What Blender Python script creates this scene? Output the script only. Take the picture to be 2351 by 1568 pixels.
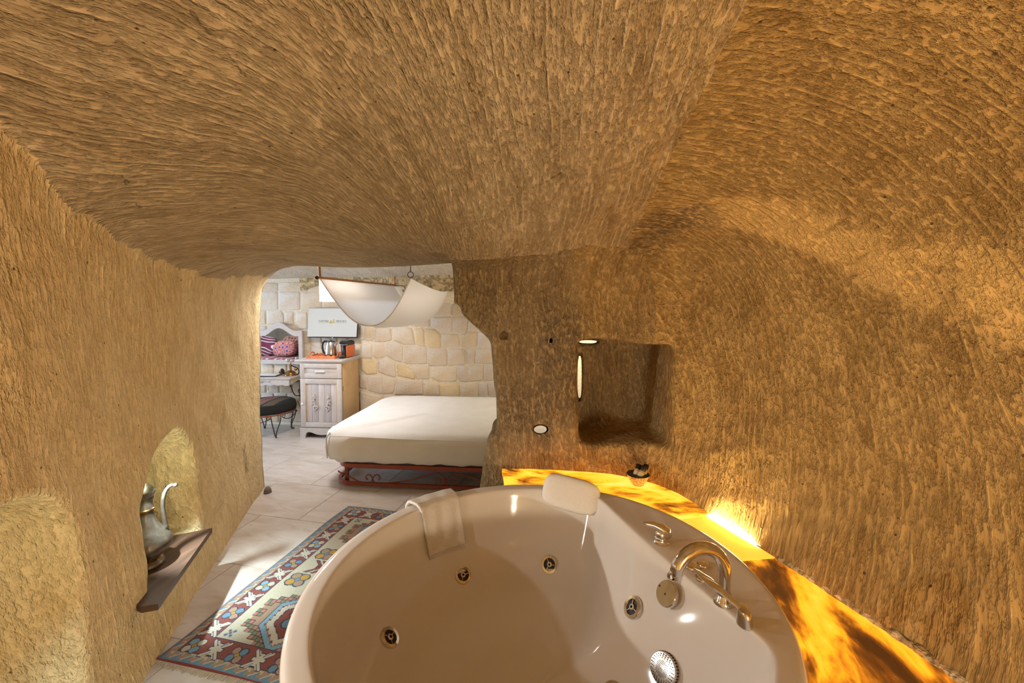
import bpy, bmesh, math, random
import numpy as np
from mathutils import Vector, Matrix
from mathutils.bvhtree import BVHTree

SC = bpy.context.scene
C = SC.collection
for _o in list(bpy.data.objects):
    bpy.data.objects.remove(_o)
R = math.radians
PI = math.pi

# ------------------------------------------------------------------ camera
CAM_H, FPX, PITCH, SHIFT = 1.65, 1000.0, R(2.5), 50.3
cam_d = bpy.data.cameras.new('camera')
cam_d.sensor_width = 36.0
cam_d.lens = 36.0 * FPX / 2351.0
cam_d.shift_y = -SHIFT / 2351.0
cam_d.clip_start = 0.02
cam = bpy.data.objects.new('camera', cam_d)
cam.location = (0, 0, CAM_H)
cam.rotation_euler = (R(90) - PITCH, 0, 0)
C.objects.link(cam)
SC.camera = cam

# ------------------------------------------------------------------ view, world, lights
SC.view_settings.view_transform = 'Standard'
SC.view_settings.look = 'None'
SC.view_settings.exposure = 0.08
SC.view_settings.gamma = 1.0
SC.view_settings.use_curve_mapping = False
SC.cycles.max_bounces = 6
SC.cycles.diffuse_bounces = 3
SC.cycles.glossy_bounces = 3
SC.cycles.transmission_bounces = 6
SC.cycles.sample_clamp_indirect = 6.0
SC.cycles.use_denoising = True
SC.cycles.use_adaptive_sampling = True
SC.cycles.adaptive_threshold = 0.2

world = bpy.data.worlds.new('world')
SC.world = world
world.use_nodes = True
world.node_tree.nodes['Background'].inputs[0].default_value = (0.75, 0.86, 1.0, 1)
world.node_tree.nodes['Background'].inputs[1].default_value = 1.0


def area_light(name, loc, target, sx, sy, power, color):
    d = bpy.data.lights.new(name, 'AREA')
    d.shape = 'RECTANGLE'
    d.size, d.size_y = sx, sy
    d.energy = power
    d.color = color
    o = bpy.data.objects.new(name, d)
    o.location = loc
    o.rotation_euler = (Vector(target) - Vector(loc)).to_track_quat('-Z', 'Y').to_euler()
    C.objects.link(o)
    return o


def point_light(name, loc, power, color, radius=0.05):
    d = bpy.data.lights.new(name, 'POINT')
    d.energy = power
    d.color = color
    d.shadow_soft_size = radius
    o = bpy.data.objects.new(name, d)
    o.location = loc
    C.objects.link(o)
    return o


def spot_light(name, loc, target, power, color, angle, blend=0.3, radius=0.02):
    d = bpy.data.lights.new(name, 'SPOT')
    d.energy = power
    d.color = color
    d.spot_size = R(angle)
    d.spot_blend = blend
    d.shadow_soft_size = radius
    o = bpy.data.objects.new(name, d)
    o.location = loc
    o.rotation_euler = (Vector(target) - Vector(loc)).to_track_quat('-Z', 'Y').to_euler()
    C.objects.link(o)
    return o


# daylight falling in at the bedroom window (left side wall of the bedroom)
area_light('window_daylight', (-6.35, 4.1, 1.35), (-2.0, 4.4, 0.9), 1.5, 1.3, 150, (0.58, 0.76, 1.0))
# bedroom: ceiling lamp inside the passage end, lamp at the bed head
area_light('bedroom_ceiling_lamp', (-2.05, 4.25, 2.005), (-2.0, 4.25, 0), 0.35, 0.35, 25, (1.0, 0.94, 0.90))
point_light('bedside_lamp_glow', (0.95, 4.75, 1.15), 30, (1.0, 0.86, 0.62), 0.10)
# added fill lights, unseen and low behind the camera, to brighten the bath chamber
point_light('chamber_fill_right', (0.70, -1.15, 0.76), 118, (1.0, 0.84, 0.60), 0.05)
point_light('chamber_fill_left', (-0.95, -1.00, 0.80), 20, (1.0, 0.74, 0.42), 0.05)
# lamps hidden in the left wall niches: open bulbs with a hot beam out and down
spot_light('niche_spot', (-1.73, 2.03, 0.865), (-1.55, 2.42, 0.0), 95, (0.76, 0.95, 1.0), 60, 1.0, 0.010)
spot_light('niche_beam', (-1.70, 2.03, 0.860), (0.45, 1.75, 0.62), 58, (1.0, 0.94, 0.88), 100, 1.0, 0.010)
point_light('niche_glow', (-1.73, 2.03, 0.855), 2.6, (0.78, 1.0, 0.84), 0.012)
spot_light('near_niche_spot', (-1.40, 1.00, 0.945), (-1.34, 1.42, 0.0), 22, (0.58, 0.88, 1.0), 70, 1.0, 0.010)
spot_light('near_niche_beam', (-1.37, 1.00, 0.940), (0.70, 1.30, 0.55), 22, (1.0, 0.95, 0.90), 110, 1.0, 0.010)
point_light('near_niche_glow', (-1.40, 1.00, 0.935), 1.3, (0.72, 1.0, 0.90), 0.012)


# ------------------------------------------------------------------ pixel rays (2351 x 1568 frame)
PPX, PPY = 1175.5, 784 - SHIFT
CP, SP = math.cos(PITCH), math.sin(PITCH)


def ray(px, py):
    a = (px - PPX) / FPX
    b = -(py - PPY) / FPX
    return Vector((a, CP + b * SP, -SP + b * CP))


def on_z(px, py, z):
    r = ray(px, py)
    t = (z - CAM_H) / r.z
    return Vector((r.x * t, r.y * t, z))


def at_y(px, py, y):
    r = ray(px, py)
    t = y / r.y
    return Vector((r.x * t, y, CAM_H + r.z * t))


# ------------------------------------------------------------------ materials
class NT:
    """tiny helper around a material's node tree"""
    def __init__(self, name):
        self.m = bpy.data.materials.new(name)
        self.m.use_nodes = True
        self.t = self.m.node_tree
        self.b = self.t.nodes['Principled BSDF']
        self.out = self.t.nodes['Material Output']

    def n(self, typ, **kw):
        nd = self.t.nodes.new(typ)
        for k, v in kw.items():
            if k == 'inp':
                for kk, vv in v.items():
                    nd.inputs[kk].default_value = vv
            else:
                setattr(nd, k, v)
        return nd

    def l(self, a, b):
        self.t.links.new(a, b)

    def math(self, op, a, b=None, clamp=False):
        nd = self.n('ShaderNodeMath', operation=op, use_clamp=clamp)
        for i, v in enumerate((a, b)):
            if v is None:
                continue
            if isinstance(v, (int, float)):
                nd.inputs[i].default_value = v
            else:
                self.l(v, nd.inputs[i])
        return nd.outputs[0]

    def ramp(self, fac, stops, interp='LINEAR'):
        nd = self.n('ShaderNodeValToRGB')
        cr = nd.color_ramp
        cr.interpolation = interp
        while len(cr.elements) < len(stops):
            cr.elements.new(0.5)
        for e, (p, c) in zip(cr.elements, stops):
            e.position = p
            e.color = (c[0], c[1], c[2], 1) if len(c) == 3 else c
        self.l(fac, nd.inputs[0])
        return nd.outputs[0]

    def noise(self, vec, scale, detail=3, rough=0.55, dist=0.0):
        nd = self.n('ShaderNodeTexNoise', inp={'Scale': scale, 'Detail': detail, 'Roughness': rough, 'Distortion': dist})
        if vec is not None:
            self.l(vec, nd.inputs['Vector'])
        return nd.outputs['Fac']

    def coord(self, kind='Object'):
        return self.n('ShaderNodeTexCoord').outputs[kind]

    def mapping(self, vec, scale=(1, 1, 1), loc=(0, 0, 0), rot=(0, 0, 0)):
        nd = self.n('ShaderNodeMapping')
        nd.inputs['Scale'].default_value = scale
        nd.inputs['Location'].default_value = loc
        nd.inputs['Rotation'].default_value = rot
        self.l(vec, nd.inputs['Vector'])
        return nd.outputs[0]

    def mix(self, fac, a, b, blend='MIX'):
        nd = self.n('ShaderNodeMix', data_type='RGBA', blend_type=blend)
        for i, v in ((0, fac), (6, a), (7, b)):
            if isinstance(v, (int, float)):
                nd.inputs[i].default_value = v
            elif isinstance(v, tuple):
                nd.inputs[i].default_value = (v[0], v[1], v[2], 1)
            else:
                self.l(v, nd.inputs[i])
        return nd.outputs[2]

    def bump(self, h, strength=0.5, dist=0.01, normal=None):
        nd = self.n('ShaderNodeBump', inp={'Strength': strength, 'Distance': dist})
        self.l(h, nd.inputs['Height'])
        if normal is not None:
            self.l(normal, nd.inputs['Normal'])
        self.l(nd.outputs[0], self.b.inputs['Normal'])
        return nd.outputs[0]

    def base(self, c):
        if isinstance(c, tuple):
            self.b.inputs['Base Color'].default_value = (c[0], c[1], c[2], 1)
        else:
            self.l(c, self.b.inputs['Base Color'])

    def set(self, **kw):
        for k, v in kw.items():
            self.b.inputs[k.replace('_', ' ')].default_value = v


MAT = {}


def simple(name, col, rough=0.5, metal=0.0, grain=None, bump=0.0, **kw):
    """plain procedural material: base colour broken by fine noise"""
    t = NT(name)
    t.set(Roughness=rough, Metallic=metal)
    co = t.coord()
    sc, amt = grain or (40, 0.10)
    f = t.noise(co, sc, 3)
    dark = tuple(c * (1 - amt) for c in col)
    lite = tuple(min(1, c * (1 + amt)) for c in col)
    t.base(t.ramp(f, [(0.3, dark), (0.7, lite)]))
    if bump:
        t.bump(f, bump, 0.004)
    for k, v in kw.items():
        t.b.inputs[k.replace('_', ' ')].default_value = v
    MAT[name] = t.m
    return t.m


# ------------------------------------------------------------------ object helpers
def link(o, parent=None):
    C.objects.link(o)
    if parent is not None:
        o.parent = parent
    return o


def tag(o, label=None, cat=None, group=None, kind=None):
    for k, v in (('label', label), ('category', cat), ('group', group), ('kind', kind)):
        if v:
            o[k] = v
    return o


def thing(name, label, cat, loc=(0, 0, 0), rz=0.0, group=None):
    o = bpy.data.objects.new(name, None)
    o.empty_display_size = 0.05
    o.location = loc
    o.rotation_euler = (0, 0, rz)
    link(o)
    return tag(o, label, cat, group)


class MB:
    """collects geometry, builds ONE mesh object"""
    def __init__(self):
        self.v, self.f = [], []

    def add(self, vs, fs):
        k = len(self.v)
        self.v += [tuple(p) for p in vs]
        self.f += [tuple(i + k for i in f) for f in fs]
        return self

    def box(self, c, s, bevel=0.0, rot=None, seg=2):
        bm = bmesh.new()
        bmesh.ops.create_cube(bm, size=1.0)
        for v in bm.verts:
            v.co = Vector((v.co.x * s[0], v.co.y * s[1], v.co.z * s[2]))
        if bevel:
            bmesh.ops.bevel(bm, geom=bm.edges[:], offset=min(bevel, min(s) * 0.45), segments=seg, affect='EDGES', profile=0.5)
        M = Matrix.Translation(c)
        if rot is not None:
            M = M @ rot.to_4x4()
        bm.verts.index_update()
        vs = [M @ v.co for v in bm.verts]
        fs = [[v.index for v in f.verts] for f in bm.faces]
        bm.free()
        return self.add(vs, fs)

    def prism(self, poly, z0, z1, frame=None):
        """polygon in local xy extruded z0..z1; frame maps (x, y, z) to 3-D"""
        n = len(poly)
        fr = frame or (lambda p: p)
        vs = [fr(Vector((x, y, z0))) for x, y in poly] + [fr(Vector((x, y, z1))) for x, y in poly]
        fs = [tuple(range(n - 1, -1, -1)), tuple(range(n, 2 * n))]
        fs += [(i, (i + 1) % n, n + (i + 1) % n, n + i) for i in range(n)]
        return self.add(vs, fs)

    def tube(self, pts, r, seg=8, closed=False, cap=True, flat=None):
        pts = [Vector(p) for p in pts]
        n = len(pts)
        rs = list(r) if isinstance(r, (list, tuple)) else [r] * n
        tang = []
        for i in range(n):
            if closed:
                t = pts[(i + 1) % n] - pts[i - 1]
            else:
                t = pts[min(i + 1, n - 1)] - pts[max(i - 1, 0)]
            tang.append(t.normalized() if t.length > 1e-9 else Vector((0, 0, 1)))
        up = Vector((0, 0, 1)) if abs(tang[0].z) < 0.9 else Vector((1, 0, 0))
        nrm = (up - tang[0] * up.dot(tang[0])).normalized()
        vs = []
        for i in range(n):
            nrm = (nrm - tang[i] * nrm.dot(tang[i]))
            nrm = nrm.normalized() if nrm.length > 1e-6 else tang[i].orthogonal().normalized()
            bi = tang[i].cross(nrm)
            for k in range(seg):
                a = 2 * PI * (k + 0.5) / seg
                fa = flat if flat else 1.0
                vs.append(pts[i] + (nrm * math.cos(a) * fa + bi * math.sin(a)) * rs[i])
        fs = []
        m = n if closed else n - 1
        for i in range(m):
            j = (i + 1) % n
            for k in range(seg):
                l = (k + 1) % seg
                fs.append((i * seg + k, i * seg + l, j * seg + l, j * seg + k))
        if cap and not closed:
            fs.append(tuple(range(seg - 1, -1, -1)))
            fs.append(tuple((n - 1) * seg + k for k in range(seg)))
        return self.add(vs, fs)

    def lathe(self, prof, seg=32, M=None, cap=True):
        vs, fs = [], []
        n = len(prof)
        for r, z in prof:
            for k in range(seg):
                a = 2 * PI * k / seg
                p = Vector((r * math.cos(a), r * math.sin(a), z))
                vs.append(M @ p if M is not None else p)
        for i in range(n - 1):
            for k in range(seg):
                l = (k + 1) % seg
                fs.append((i * seg + k, i * seg + l, (i + 1) * seg + l, (i + 1) * seg + k))
        if cap:
            if prof[0][0] > 1e-5:
                fs.append(tuple(range(seg - 1, -1, -1)))
            if prof[-1][0] > 1e-5:
                fs.append(tuple((n - 1) * seg + k for k in range(seg)))
        return self.add(vs, fs)

    def grid(self, fn, nu, nv):
        vs = [fn(i / nu, j / nv) for i in range(nu + 1) for j in range(nv + 1)]
        fs = [(i * (nv + 1) + j, (i + 1) * (nv + 1) + j, (i + 1) * (nv + 1) + j + 1, i * (nv + 1) + j + 1)
              for i in range(nu) for j in range(nv)]
        return self.add(vs, fs)

    def mesh(self, name, mat, smooth=True):
        me = bpy.data.meshes.new(name)
        me.from_pydata([tuple(v) for v in self.v], [], self.f)
        me.update()
        if mat is not None:
            me.materials.append(MAT[mat] if isinstance(mat, str) else mat)
        if smooth:
            me.polygons.foreach_set('use_smooth', [True] * len(me.polygons))
            if smooth != 'full':
                me.set_sharp_from_angle(angle=R(38))
        return me

    def build(self, name, mat, parent=None, smooth=True, world=False, weld=False):
        me = self.mesh(name, mat, smooth)
        bm = bmesh.new()
        bm.from_mesh(me)
        if weld:
            bmesh.ops.remove_doubles(bm, verts=bm.verts[:], dist=1e-5)
        bmesh.ops.recalc_face_normals(bm, faces=bm.faces[:])
        bm.to_mesh(me)
        bm.free()
        o = bpy.data.objects.new(name, me)
        link(o, parent)
        if world and parent is not None:
            o.matrix_parent_inverse = mat_of(parent).inverted()
        return o


def mat_of(o):
    m = Matrix.Translation(o.location) @ o.rotation_euler.to_matrix().to_4x4()
    if o.parent is not None:
        m = mat_of(o.parent) @ m
    return m


def spiral(c, ex, ez, r0, r1, a0, a1, n=26):
    """flat spiral in the plane (ex, ez) round c"""
    c, ex, ez = Vector(c), Vector(ex), Vector(ez)
    out = []
    for i in range(n + 1):
        t = i / n
        a = a0 + (a1 - a0) * t
        r = r0 + (r1 - r0) * t
        out.append(c + ex * (r * math.cos(a)) + ez * (r * math.sin(a)))
    return out


def bez(p0, p1, p2, p3, n=12):
    p0, p1, p2, p3 = map(Vector, (p0, p1, p2, p3))
    return [p0 * (1 - t) ** 3 + p1 * 3 * t * (1 - t) ** 2 + p2 * 3 * t * t * (1 - t) + p3 * t ** 3
            for t in [i / n for i in range(n + 1)]]


def solidify(o, th, offset=-1):
    m = o.modifiers.new('thickness', 'SOLIDIFY')
    m.thickness = th
    m.offset = offset
    return o


def rounded_box(hx, hy, hz, e=4.0, nu=24, nv=48):
    """superellipsoid vertices and faces"""
    def sg(c, p):
        return math.copysign(abs(c) ** p, c)
    p = 2.0 / e
    mb = MB()
    rows = []
    for i in range(nu + 1):
        ph = -PI / 2 + PI * i / nu
        rows.append([Vector((hx * sg(math.cos(ph), p) * sg(math.cos(2 * PI * j / nv), p),
                             hy * sg(math.cos(ph), p) * sg(math.sin(2 * PI * j / nv), p),
                             hz * sg(math.sin(ph), p))) for j in range(nv)])
    vs = [v for r in rows for v in r]
    fs = [(i * nv + j, i * nv + (j + 1) % nv, (i + 1) * nv + (j + 1) % nv, (i + 1) * nv + j)
          for i in range(nu) for j in range(nv)]
    return mb.add(vs, fs)


# ------------------------------------------------------------------ rock of the cave
def tuff(name, light, dark, groove=1.0, pit=1.0, stain=0.5, band=None, alt=None):
    t = NT(name)
    t.set(Roughness=0.92)
    t.b.inputs['Specular IOR Level'].default_value = 0.15
    fl = t.n('ShaderNodeAttribute', attribute_name='flow').outputs['Vector']
    co = t.coord()
    sep = t.n('ShaderNodeSeparateXYZ')
    t.l(fl, sep.inputs[0])
    u, v = sep.outputs[0], sep.outputs[1]
    warp = t.noise(t.mapping(fl, (2.2, 1.4, 1.6)), 1.0, 1)
    # regular chisel furrows along v, broken into strokes
    ph = t.math('ADD', t.math('MULTIPLY', u, 2 * PI / 0.034), t.math('MULTIPLY', warp, 14.0))
    fur = t.math('MULTIPLY_ADD', t.math('SINE', ph), 0.5)
    fur.node.inputs[2].default_value = 0.5
    sharp = t.math('POWER', fur, 3.5)
    stroke = t.noise(t.mapping(fl, (20, 3.4, 6)), 1.0, 1, 0.6)
    strokes = t.ramp(stroke, [(0.42, (0, 0, 0)), (0.68, (1, 1, 1))])
    gr = t.math('MULTIPLY', sharp, strokes)
    streak = t.noise(t.mapping(fl, (95, 11, 30)), 1.0, 2, 0.7)
    # pits and grains, drawn out along the strokes
    pitv = t.noise(t.mapping(fl, (58, 26, 46)), 1.0, 3, 0.68)
    pits = t.ramp(pitv, [(0.36, (0, 0, 0)), (0.57, (1, 1, 1))])
    vor = t.n('ShaderNodeTexVoronoi', inp={'Scale': 24.0, 'Randomness': 1.0})
    t.l(co, vor.inputs['Vector'])
    dots = t.ramp(vor.outputs['Distance'], [(0.06, (1, 1, 1)), (0.13, (0, 0, 0))])
    vsel = t.n('ShaderNodeTexWhiteNoise')
    t.l(vor.outputs['Position'], vsel.inputs['Vector'])
    dots = t.math('MULTIPLY', dots, t.math('GREATER_THAN', vsel.outputs['Value'], 0.86))
    big = t.noise(co, 1.7, 3, 0.6)
    mid = t.noise(t.mapping(fl, (11, 3.2, 6)), 1.0, 3, 0.7)
    col = t.ramp(mid, [(0.30, dark), (0.60, light)])
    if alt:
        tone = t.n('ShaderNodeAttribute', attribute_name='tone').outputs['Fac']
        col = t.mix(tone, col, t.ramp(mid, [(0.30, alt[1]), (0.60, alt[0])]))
    col = t.mix(t.math('MULTIPLY', t.ramp(big, [(0.42, (0, 0, 0)), (0.75, (1, 1, 1))]), stain), col,
                tuple(c * f for c, f in zip(dark, (0.9, 0.85, 0.8))))
    col = t.mix(t.math('MULTIPLY', t.ramp(streak, [(0.45, (0, 0, 0)), (0.75, (1, 1, 1))]), 0.45), col,
                tuple(min(1, c * 1.25) for c in light))
    col = t.mix(t.math('MULTIPLY', gr, 0.75 * groove), col, tuple(min(1, c * 1.45) for c in light))
    col = t.mix(t.math('MULTIPLY', t.math('SUBTRACT', 1.0, pits), 0.36 * pit), col, tuple(c * 0.5 for c in dark))
    col = t.mix(t.math('MULTIPLY', dots, 0.8), col, (0.09, 0.06, 0.04))
    if band:
        # pale eroded layer, sooty stains and cracks: marks in the rock itself
        at = t.n('ShaderNodeAttribute', attribute_name='marks')
        sm = t.n('ShaderNodeSeparateXYZ')
        t.l(at.outputs['Vector'], sm.inputs[0])
        nb = t.noise(t.mapping(fl, (5, 11, 5)), 1.0, 3, 0.7)
        pale = t.math('MULTIPLY', sm.outputs[0], t.math('ADD', t.ramp(nb, [(0.34, (0, 0, 0)), (0.52, (1, 1, 1))]), 0.3), True)
        col = t.mix(t.math('MULTIPLY', pale, 0.95), col, tuple(min(1, c * f) for c, f in zip(light, (1.40, 1.38, 1.32))))
        soot = t.math('MULTIPLY', sm.outputs[1], t.ramp(pitv, [(0.34, (1, 1, 1)), (0.62, (0.25, 0.25, 0.25))]), True)
        col = t.mix(t.math('MULTIPLY', soot, 0.85), col, (0.10, 0.075, 0.05))
        crk = t.math('ADD', sm.outputs[2], t.math('MULTIPLY', t.math('SUBTRACT', nb, 0.5), 0.05))
        crkm = t.ramp(t.math('ABSOLUTE', crk), [(0.0, (1, 1, 1)), (0.0035, (0, 0, 0))])
        col = t.mix(t.math('MULTIPLY', crkm, 0.65), col, (0.07, 0.045, 0.03))
    t.base(col)
    h = t.math('ADD', t.math('MULTIPLY', gr, 0.9 * groove), t.math('MULTIPLY', streak, 0.4))
    h = t.math('ADD', h, t.math('MULTIPLY', pits, 0.85 * pit))
    h = t.math('ADD', h, t.math('MULTIPLY', mid, 0.8))
    h = t.math('SUBTRACT', h, t.math('MULTIPLY', dots, 0.8))
    t.bump(h, 1.0, 0.013)
    MAT[name] = t.m
    return t.m


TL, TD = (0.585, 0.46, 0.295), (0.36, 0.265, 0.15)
tuff('tuff_ceiling', TL, TD, 1.0, 0.95, 0.35, True, ((0.54, 0.350, 0.130), (0.315, 0.185, 0.058)))  # alt: amber light put into the ceiling colour towards the right
tuff('tuff_right', (0.54, 0.350, 0.130), (0.315, 0.185, 0.058), 1.0, 1.0, 0.45, True)  # glow of the onyx ledge is mixed into this rock colour
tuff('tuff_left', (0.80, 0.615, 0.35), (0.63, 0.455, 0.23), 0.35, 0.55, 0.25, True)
tuff('tuff_back', (0.43, 0.315, 0.175), (0.24, 0.165, 0.085), 0.35, 1.0, 0.5, True, ((0.54, 0.350, 0.130), (0.315, 0.185, 0.058)))  # alt repeats the right wall's colour, amber light included
tuff('tuff_pale', (0.74, 0.66, 0.55), (0.60, 0.50, 0.38), 0.25, 0.6, 0.3)


def smax(a, b, k):
    h = np.clip(0.5 + 0.5 * (a - b) / k, 0, 1)
    return b + (a - b) * h + k * h * (1 - h)


def smin(a, b, k):
    return -smax(-a, -b, k)


def sstep(e0, e1, x):
    t = np.clip((x - e0) / (e1 - e0), 0, 1)
    return t * t * (3 - 2 * t)


WBX = [-1.36, -1.59, -1.72, -1.78, -2.03, -2.13, -2.25]
WBY = [1.0, 1.81, 2.06, 2.30, 3.16, 3.66, 4.3]
# left wall foot as a straight run: x = LX0 + LK * (y - 2)
LK = -0.300
LX0 = -1.655


def left_x(y):
    return LX0 + LK * (y - 2.0)


LN = Vector((1, -LK, 0)).normalized()          # wall normal into the room
LT = Vector((LK, 1, 0)).normalized()           # along the wall, away from the camera
LP = Vector((LX0, 2.0, 0))

PILLAR = [(-0.25, 0.0), (-0.215, 0.45), (-0.165, 0.735), (-0.150, 0.765), (-0.109, 0.785), (-0.122, 1.10), (-0.128, 1.365), (-0.140, 1.40),
          (-0.335, 1.56), (-0.345, 1.615), (-0.393, 1.63), (-0.395, 1.82), (-0.395, 2.2)]
PZ = np.array([p[1] for p in PILLAR])
PX_ = np.array([p[0] for p in PILLAR])


def right_x(y, z):
    d = 2.56 - y
    base = 0.86 + 0.34 * d - 0.035 * d * d
    b = 0.27 * (1 - ((z - 1.42) / 0.85) ** 2)
    return base + np.where(z > 0.57, np.maximum(b, -0.4), 0.0)


def ceil_z(x, y):
    yy = np.clip(y, 0.3, 4.5)
    z = 1.920 + 0.37 * 0.16 * np.logaddexp(0, (2.62 - yy) / 0.16) - 0.03 * np.maximum(2.0 - yy, 0) ** 2
    drop = np.interp(yy, [0.7, 1.0, 1.205, 1.454, 1.833, 2.368, 2.9, 3.4], [0.14, 0.20, 0.248, 0.275, 0.206, 0.095, 0.035, 0.0]) * np.clip(-x - 0.3, 0, 3) ** 2
    dip = 0.065 * np.exp(-((x + 0.25) / 0.45) ** 2 - ((yy - 2.70) / 0.30) ** 2)
    return z - drop - dip


def bedroom_front(x):
    return 3.26 - 0.27 * np.minimum(x + 0.1, 0)


def cave(x, y, z):
    """negative in the air of the room, positive in the rock"""
    w = (0.016 * np.sin(3.3 * x + 2.1 * z + 1.0) * np.sin(2.9 * y + 1.7 * z) + 0.010 * np.sin(7.1 * y + 3.0 * z + 2.0 * x) * np.sin(6.3 * z + 2.0)
         + 0.005 * np.sin(15 * y + 9 * x + 3) * np.sin(17 * z + 5 * y) + 0.0025 * np.sin(34 * x + 11 * z) * np.sin(31 * y + 29 * z))
    fL = (left_x(y) - 0.02 * np.sin(2.2 * z) - x) * 0.957
    fR = x - right_x(y, z)
    fC = z - ceil_z(x, y)
    yb = np.where(x > -0.1, 2.78 - 0.15 * (x + 0.1), 2.78 - 0.40 * (x + 0.1))
    fB = (y - yb) * 0.93
    kL = 0.035 + 0.36 * sstep(2.5, 3.5, y)
    a = smax(fL, fC, kL)
    a = smax(a, fR, 0.55 - 0.30 * sstep(1.9, 2.7, y))
    a = smax(a, fB, 0.10 + 0.25 * sstep(-0.1, 0.6, x))
    a = smax(a, -1.5 - y, 0.3)
    # passage to the bedroom
    pl = np.interp(z, PZ, PX_) + 0.03 * (y - 2.8)
    top = z - (1.938 + 0.02 * np.sin(2.0 * x + 0.6) - 0.05 * np.clip(-x - 1.75, 0, 1))
    p = smax(smax(fL, top, 0.34), x - pl, 0.03)
    p = np.maximum(p, 2.3 - y)
    a = smin(a, p, 0.05)
    # bedroom side
    bf = np.maximum(bedroom_front(x) - y, z - 2.6) * 0.95
    a = smin(a, bf, 0.04)
    a = a + w * sstep(0.0, 0.15, z) * (1 - 0.6 * sstep(3.0, 3.4, y))
    # niches in the left wall
    s = (x - LP.x) * LT.x + (y - LP.y) * LT.y
    dep = -((x - LP.x) * LN.x + (y - LP.y) * LN.y)
    for s0, hw, zb, zs, d0 in ((0.215, 0.305, 0.33, 0.675, 0.37), (-0.830, 0.315, 0.05, 0.76, 0.34)):
        q = np.maximum(np.abs(s - s0) - hw, 0)
        arch = np.where(z > zs, np.hypot(s - s0, z - zs) - hw, np.maximum(np.abs(s - s0) - hw, zb - z))
        nb = smax(arch, dep - d0, 0.12)
        nb = np.maximum(nb, -dep - 0.25)
        a = smin(a, nb + 0.4 * w, 0.025)
    # square niche in the back wall
    q = smax(smax(np.abs(x - 0.685) - 0.272 + 0.06 * (1.1 - z), np.abs(z - 1.085) - 0.315 + 0.02 * np.sin(9 * x), 0.05), y - 3.12, 0.08)
    q = np.maximum(q, 2.2 - y)
    a = smin(a, q + 0.5 * w, 0.03)
    # daylight holes broken through to the bedroom
    for (hx, hz, rx, rz, n) in ((0.425, 1.15, 0.022, 0.225, 4), (0.475, 1.392, 0.085, 0.014, 4), (0.180, 0.837, 0.052, 0.030, 2)):
        cx = hx + (hx / 2.72) * (y - 2.72)
        cz = hz + ((hz - CAM_H) / 2.72) * (y - 2.72)
        rr = (np.abs((x - cx) / rx) ** n + np.abs((z - cz) / rz) ** n) ** (1.0 / n)
        e = (rr - 1) * min(rx, rz) + 0.3 * w
        e = np.maximum(e, 2.5 - y)
        a = np.minimum(a, e)
    # two old beam sockets in the pillar face
    for hx, hz in ((-0.052, 1.43), (0.245, 1.40)):
        a = np.minimum(a, np.sqrt((x - hx) ** 2 + (z - hz) ** 2 + (0.55 * (y - 2.76)) ** 2) - 0.030)
    return a


def surface_nets(fn, lo, hi, h):
    ax = [np.arange(lo[i], hi[i] + h * 0.5, h, dtype=np.float32) for i in range(3)]
    X, Y, Z = np.meshgrid(*ax, indexing='ij', sparse=True)
    nx, ny, nz = (len(q) for q in ax)
    V = np.empty((nx, ny, nz), np.float32)
    for i0 in range(0, nx, 24):
        V[i0:i0 + 24] = fn(X[i0:i0 + 24], Y, Z)
    S = V < 0
    c = np.zeros((nx - 1, ny - 1, nz - 1), np.int8)
    for dx in (0, 1):
        for dy in (0, 1):
            for dz in (0, 1):
                c += S[dx:nx - 1 + dx, dy:ny - 1 + dy, dz:nz - 1 + dz]
    act = (c > 0) & (c < 8)
    I = np.argwhere(act)
    idx = np.full(act.shape, -1, np.int32)
    idx[act] = np.arange(len(I))
    acc = np.zeros((len(I), 3))
    cnt = np.zeros(len(I))
    cor = [(0, 0, 0), (1, 0, 0), (0, 1, 0), (1, 1, 0), (0, 0, 1), (1, 0, 1), (0, 1, 1), (1, 1, 1)]
    vals = [V[I[:, 0] + d[0], I[:, 1] + d[1], I[:, 2] + d[2]] for d in cor]
    for i in range(8):
        for j in range(i + 1, 8):
            d = np.subtract(cor[j], cor[i])
            if np.abs(d).sum() != 1:
                continue
            m = (vals[i] < 0) != (vals[j] < 0)
            t = vals[i][m] / (vals[i][m] - vals[j][m])
            acc[m] += np.array(cor[i]) + t[:, None] * d
            cnt[m] += 1
    P = (I + acc / cnt[:, None]) * h + np.array([q[0] for q in ax])
    F = []
    for a in range(3):
        b, e = [(1, 2), (2, 0), (0, 1)][a]
        sl0 = [slice(None)] * 3
        sl1 = [slice(None)] * 3
        sl0[a] = slice(0, -1)
        sl1[a] = slice(1, None)
        for q in (b, e):
            sl0[q] = slice(1, -1)
            sl1[q] = slice(1, -1)
        A, B = S[tuple(sl0)], S[tuple(sl1)]
        for flip, m in ((False, A & ~B), (True, ~A & B)):
            J = np.argwhere(m)
            if not len(J):
                continue
            off = np.zeros((4, 3), int)
            # the voxel edge starts at J with +1 in b and e
            base = J.copy()
            q = []
            for ob, oe in ((0, 0), (1, 0), (1, 1), (0, 1)):
                k = base.copy()
                k[:, b] += ob
                k[:, e] += oe
                q.append(idx[k[:, 0], k[:, 1], k[:, 2]])
            Q = np.stack(q, 1)
            F.append(Q if flip else Q[:, ::-1])
    F = np.concatenate(F)
    return P, F


def vertex_normals(P, F):
    n = np.cross(P[F[:, 2]] - P[F[:, 0]], P[F[:, 3]] - P[F[:, 1]])
    N = np.zeros_like(P)
    for k in range(4):
        for a in range(3):
            N[:, a] += np.bincount(F[:, k], n[:, a], len(P))
    return N / np.maximum(np.linalg.norm(N, axis=1), 1e-9)[:, None]


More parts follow.
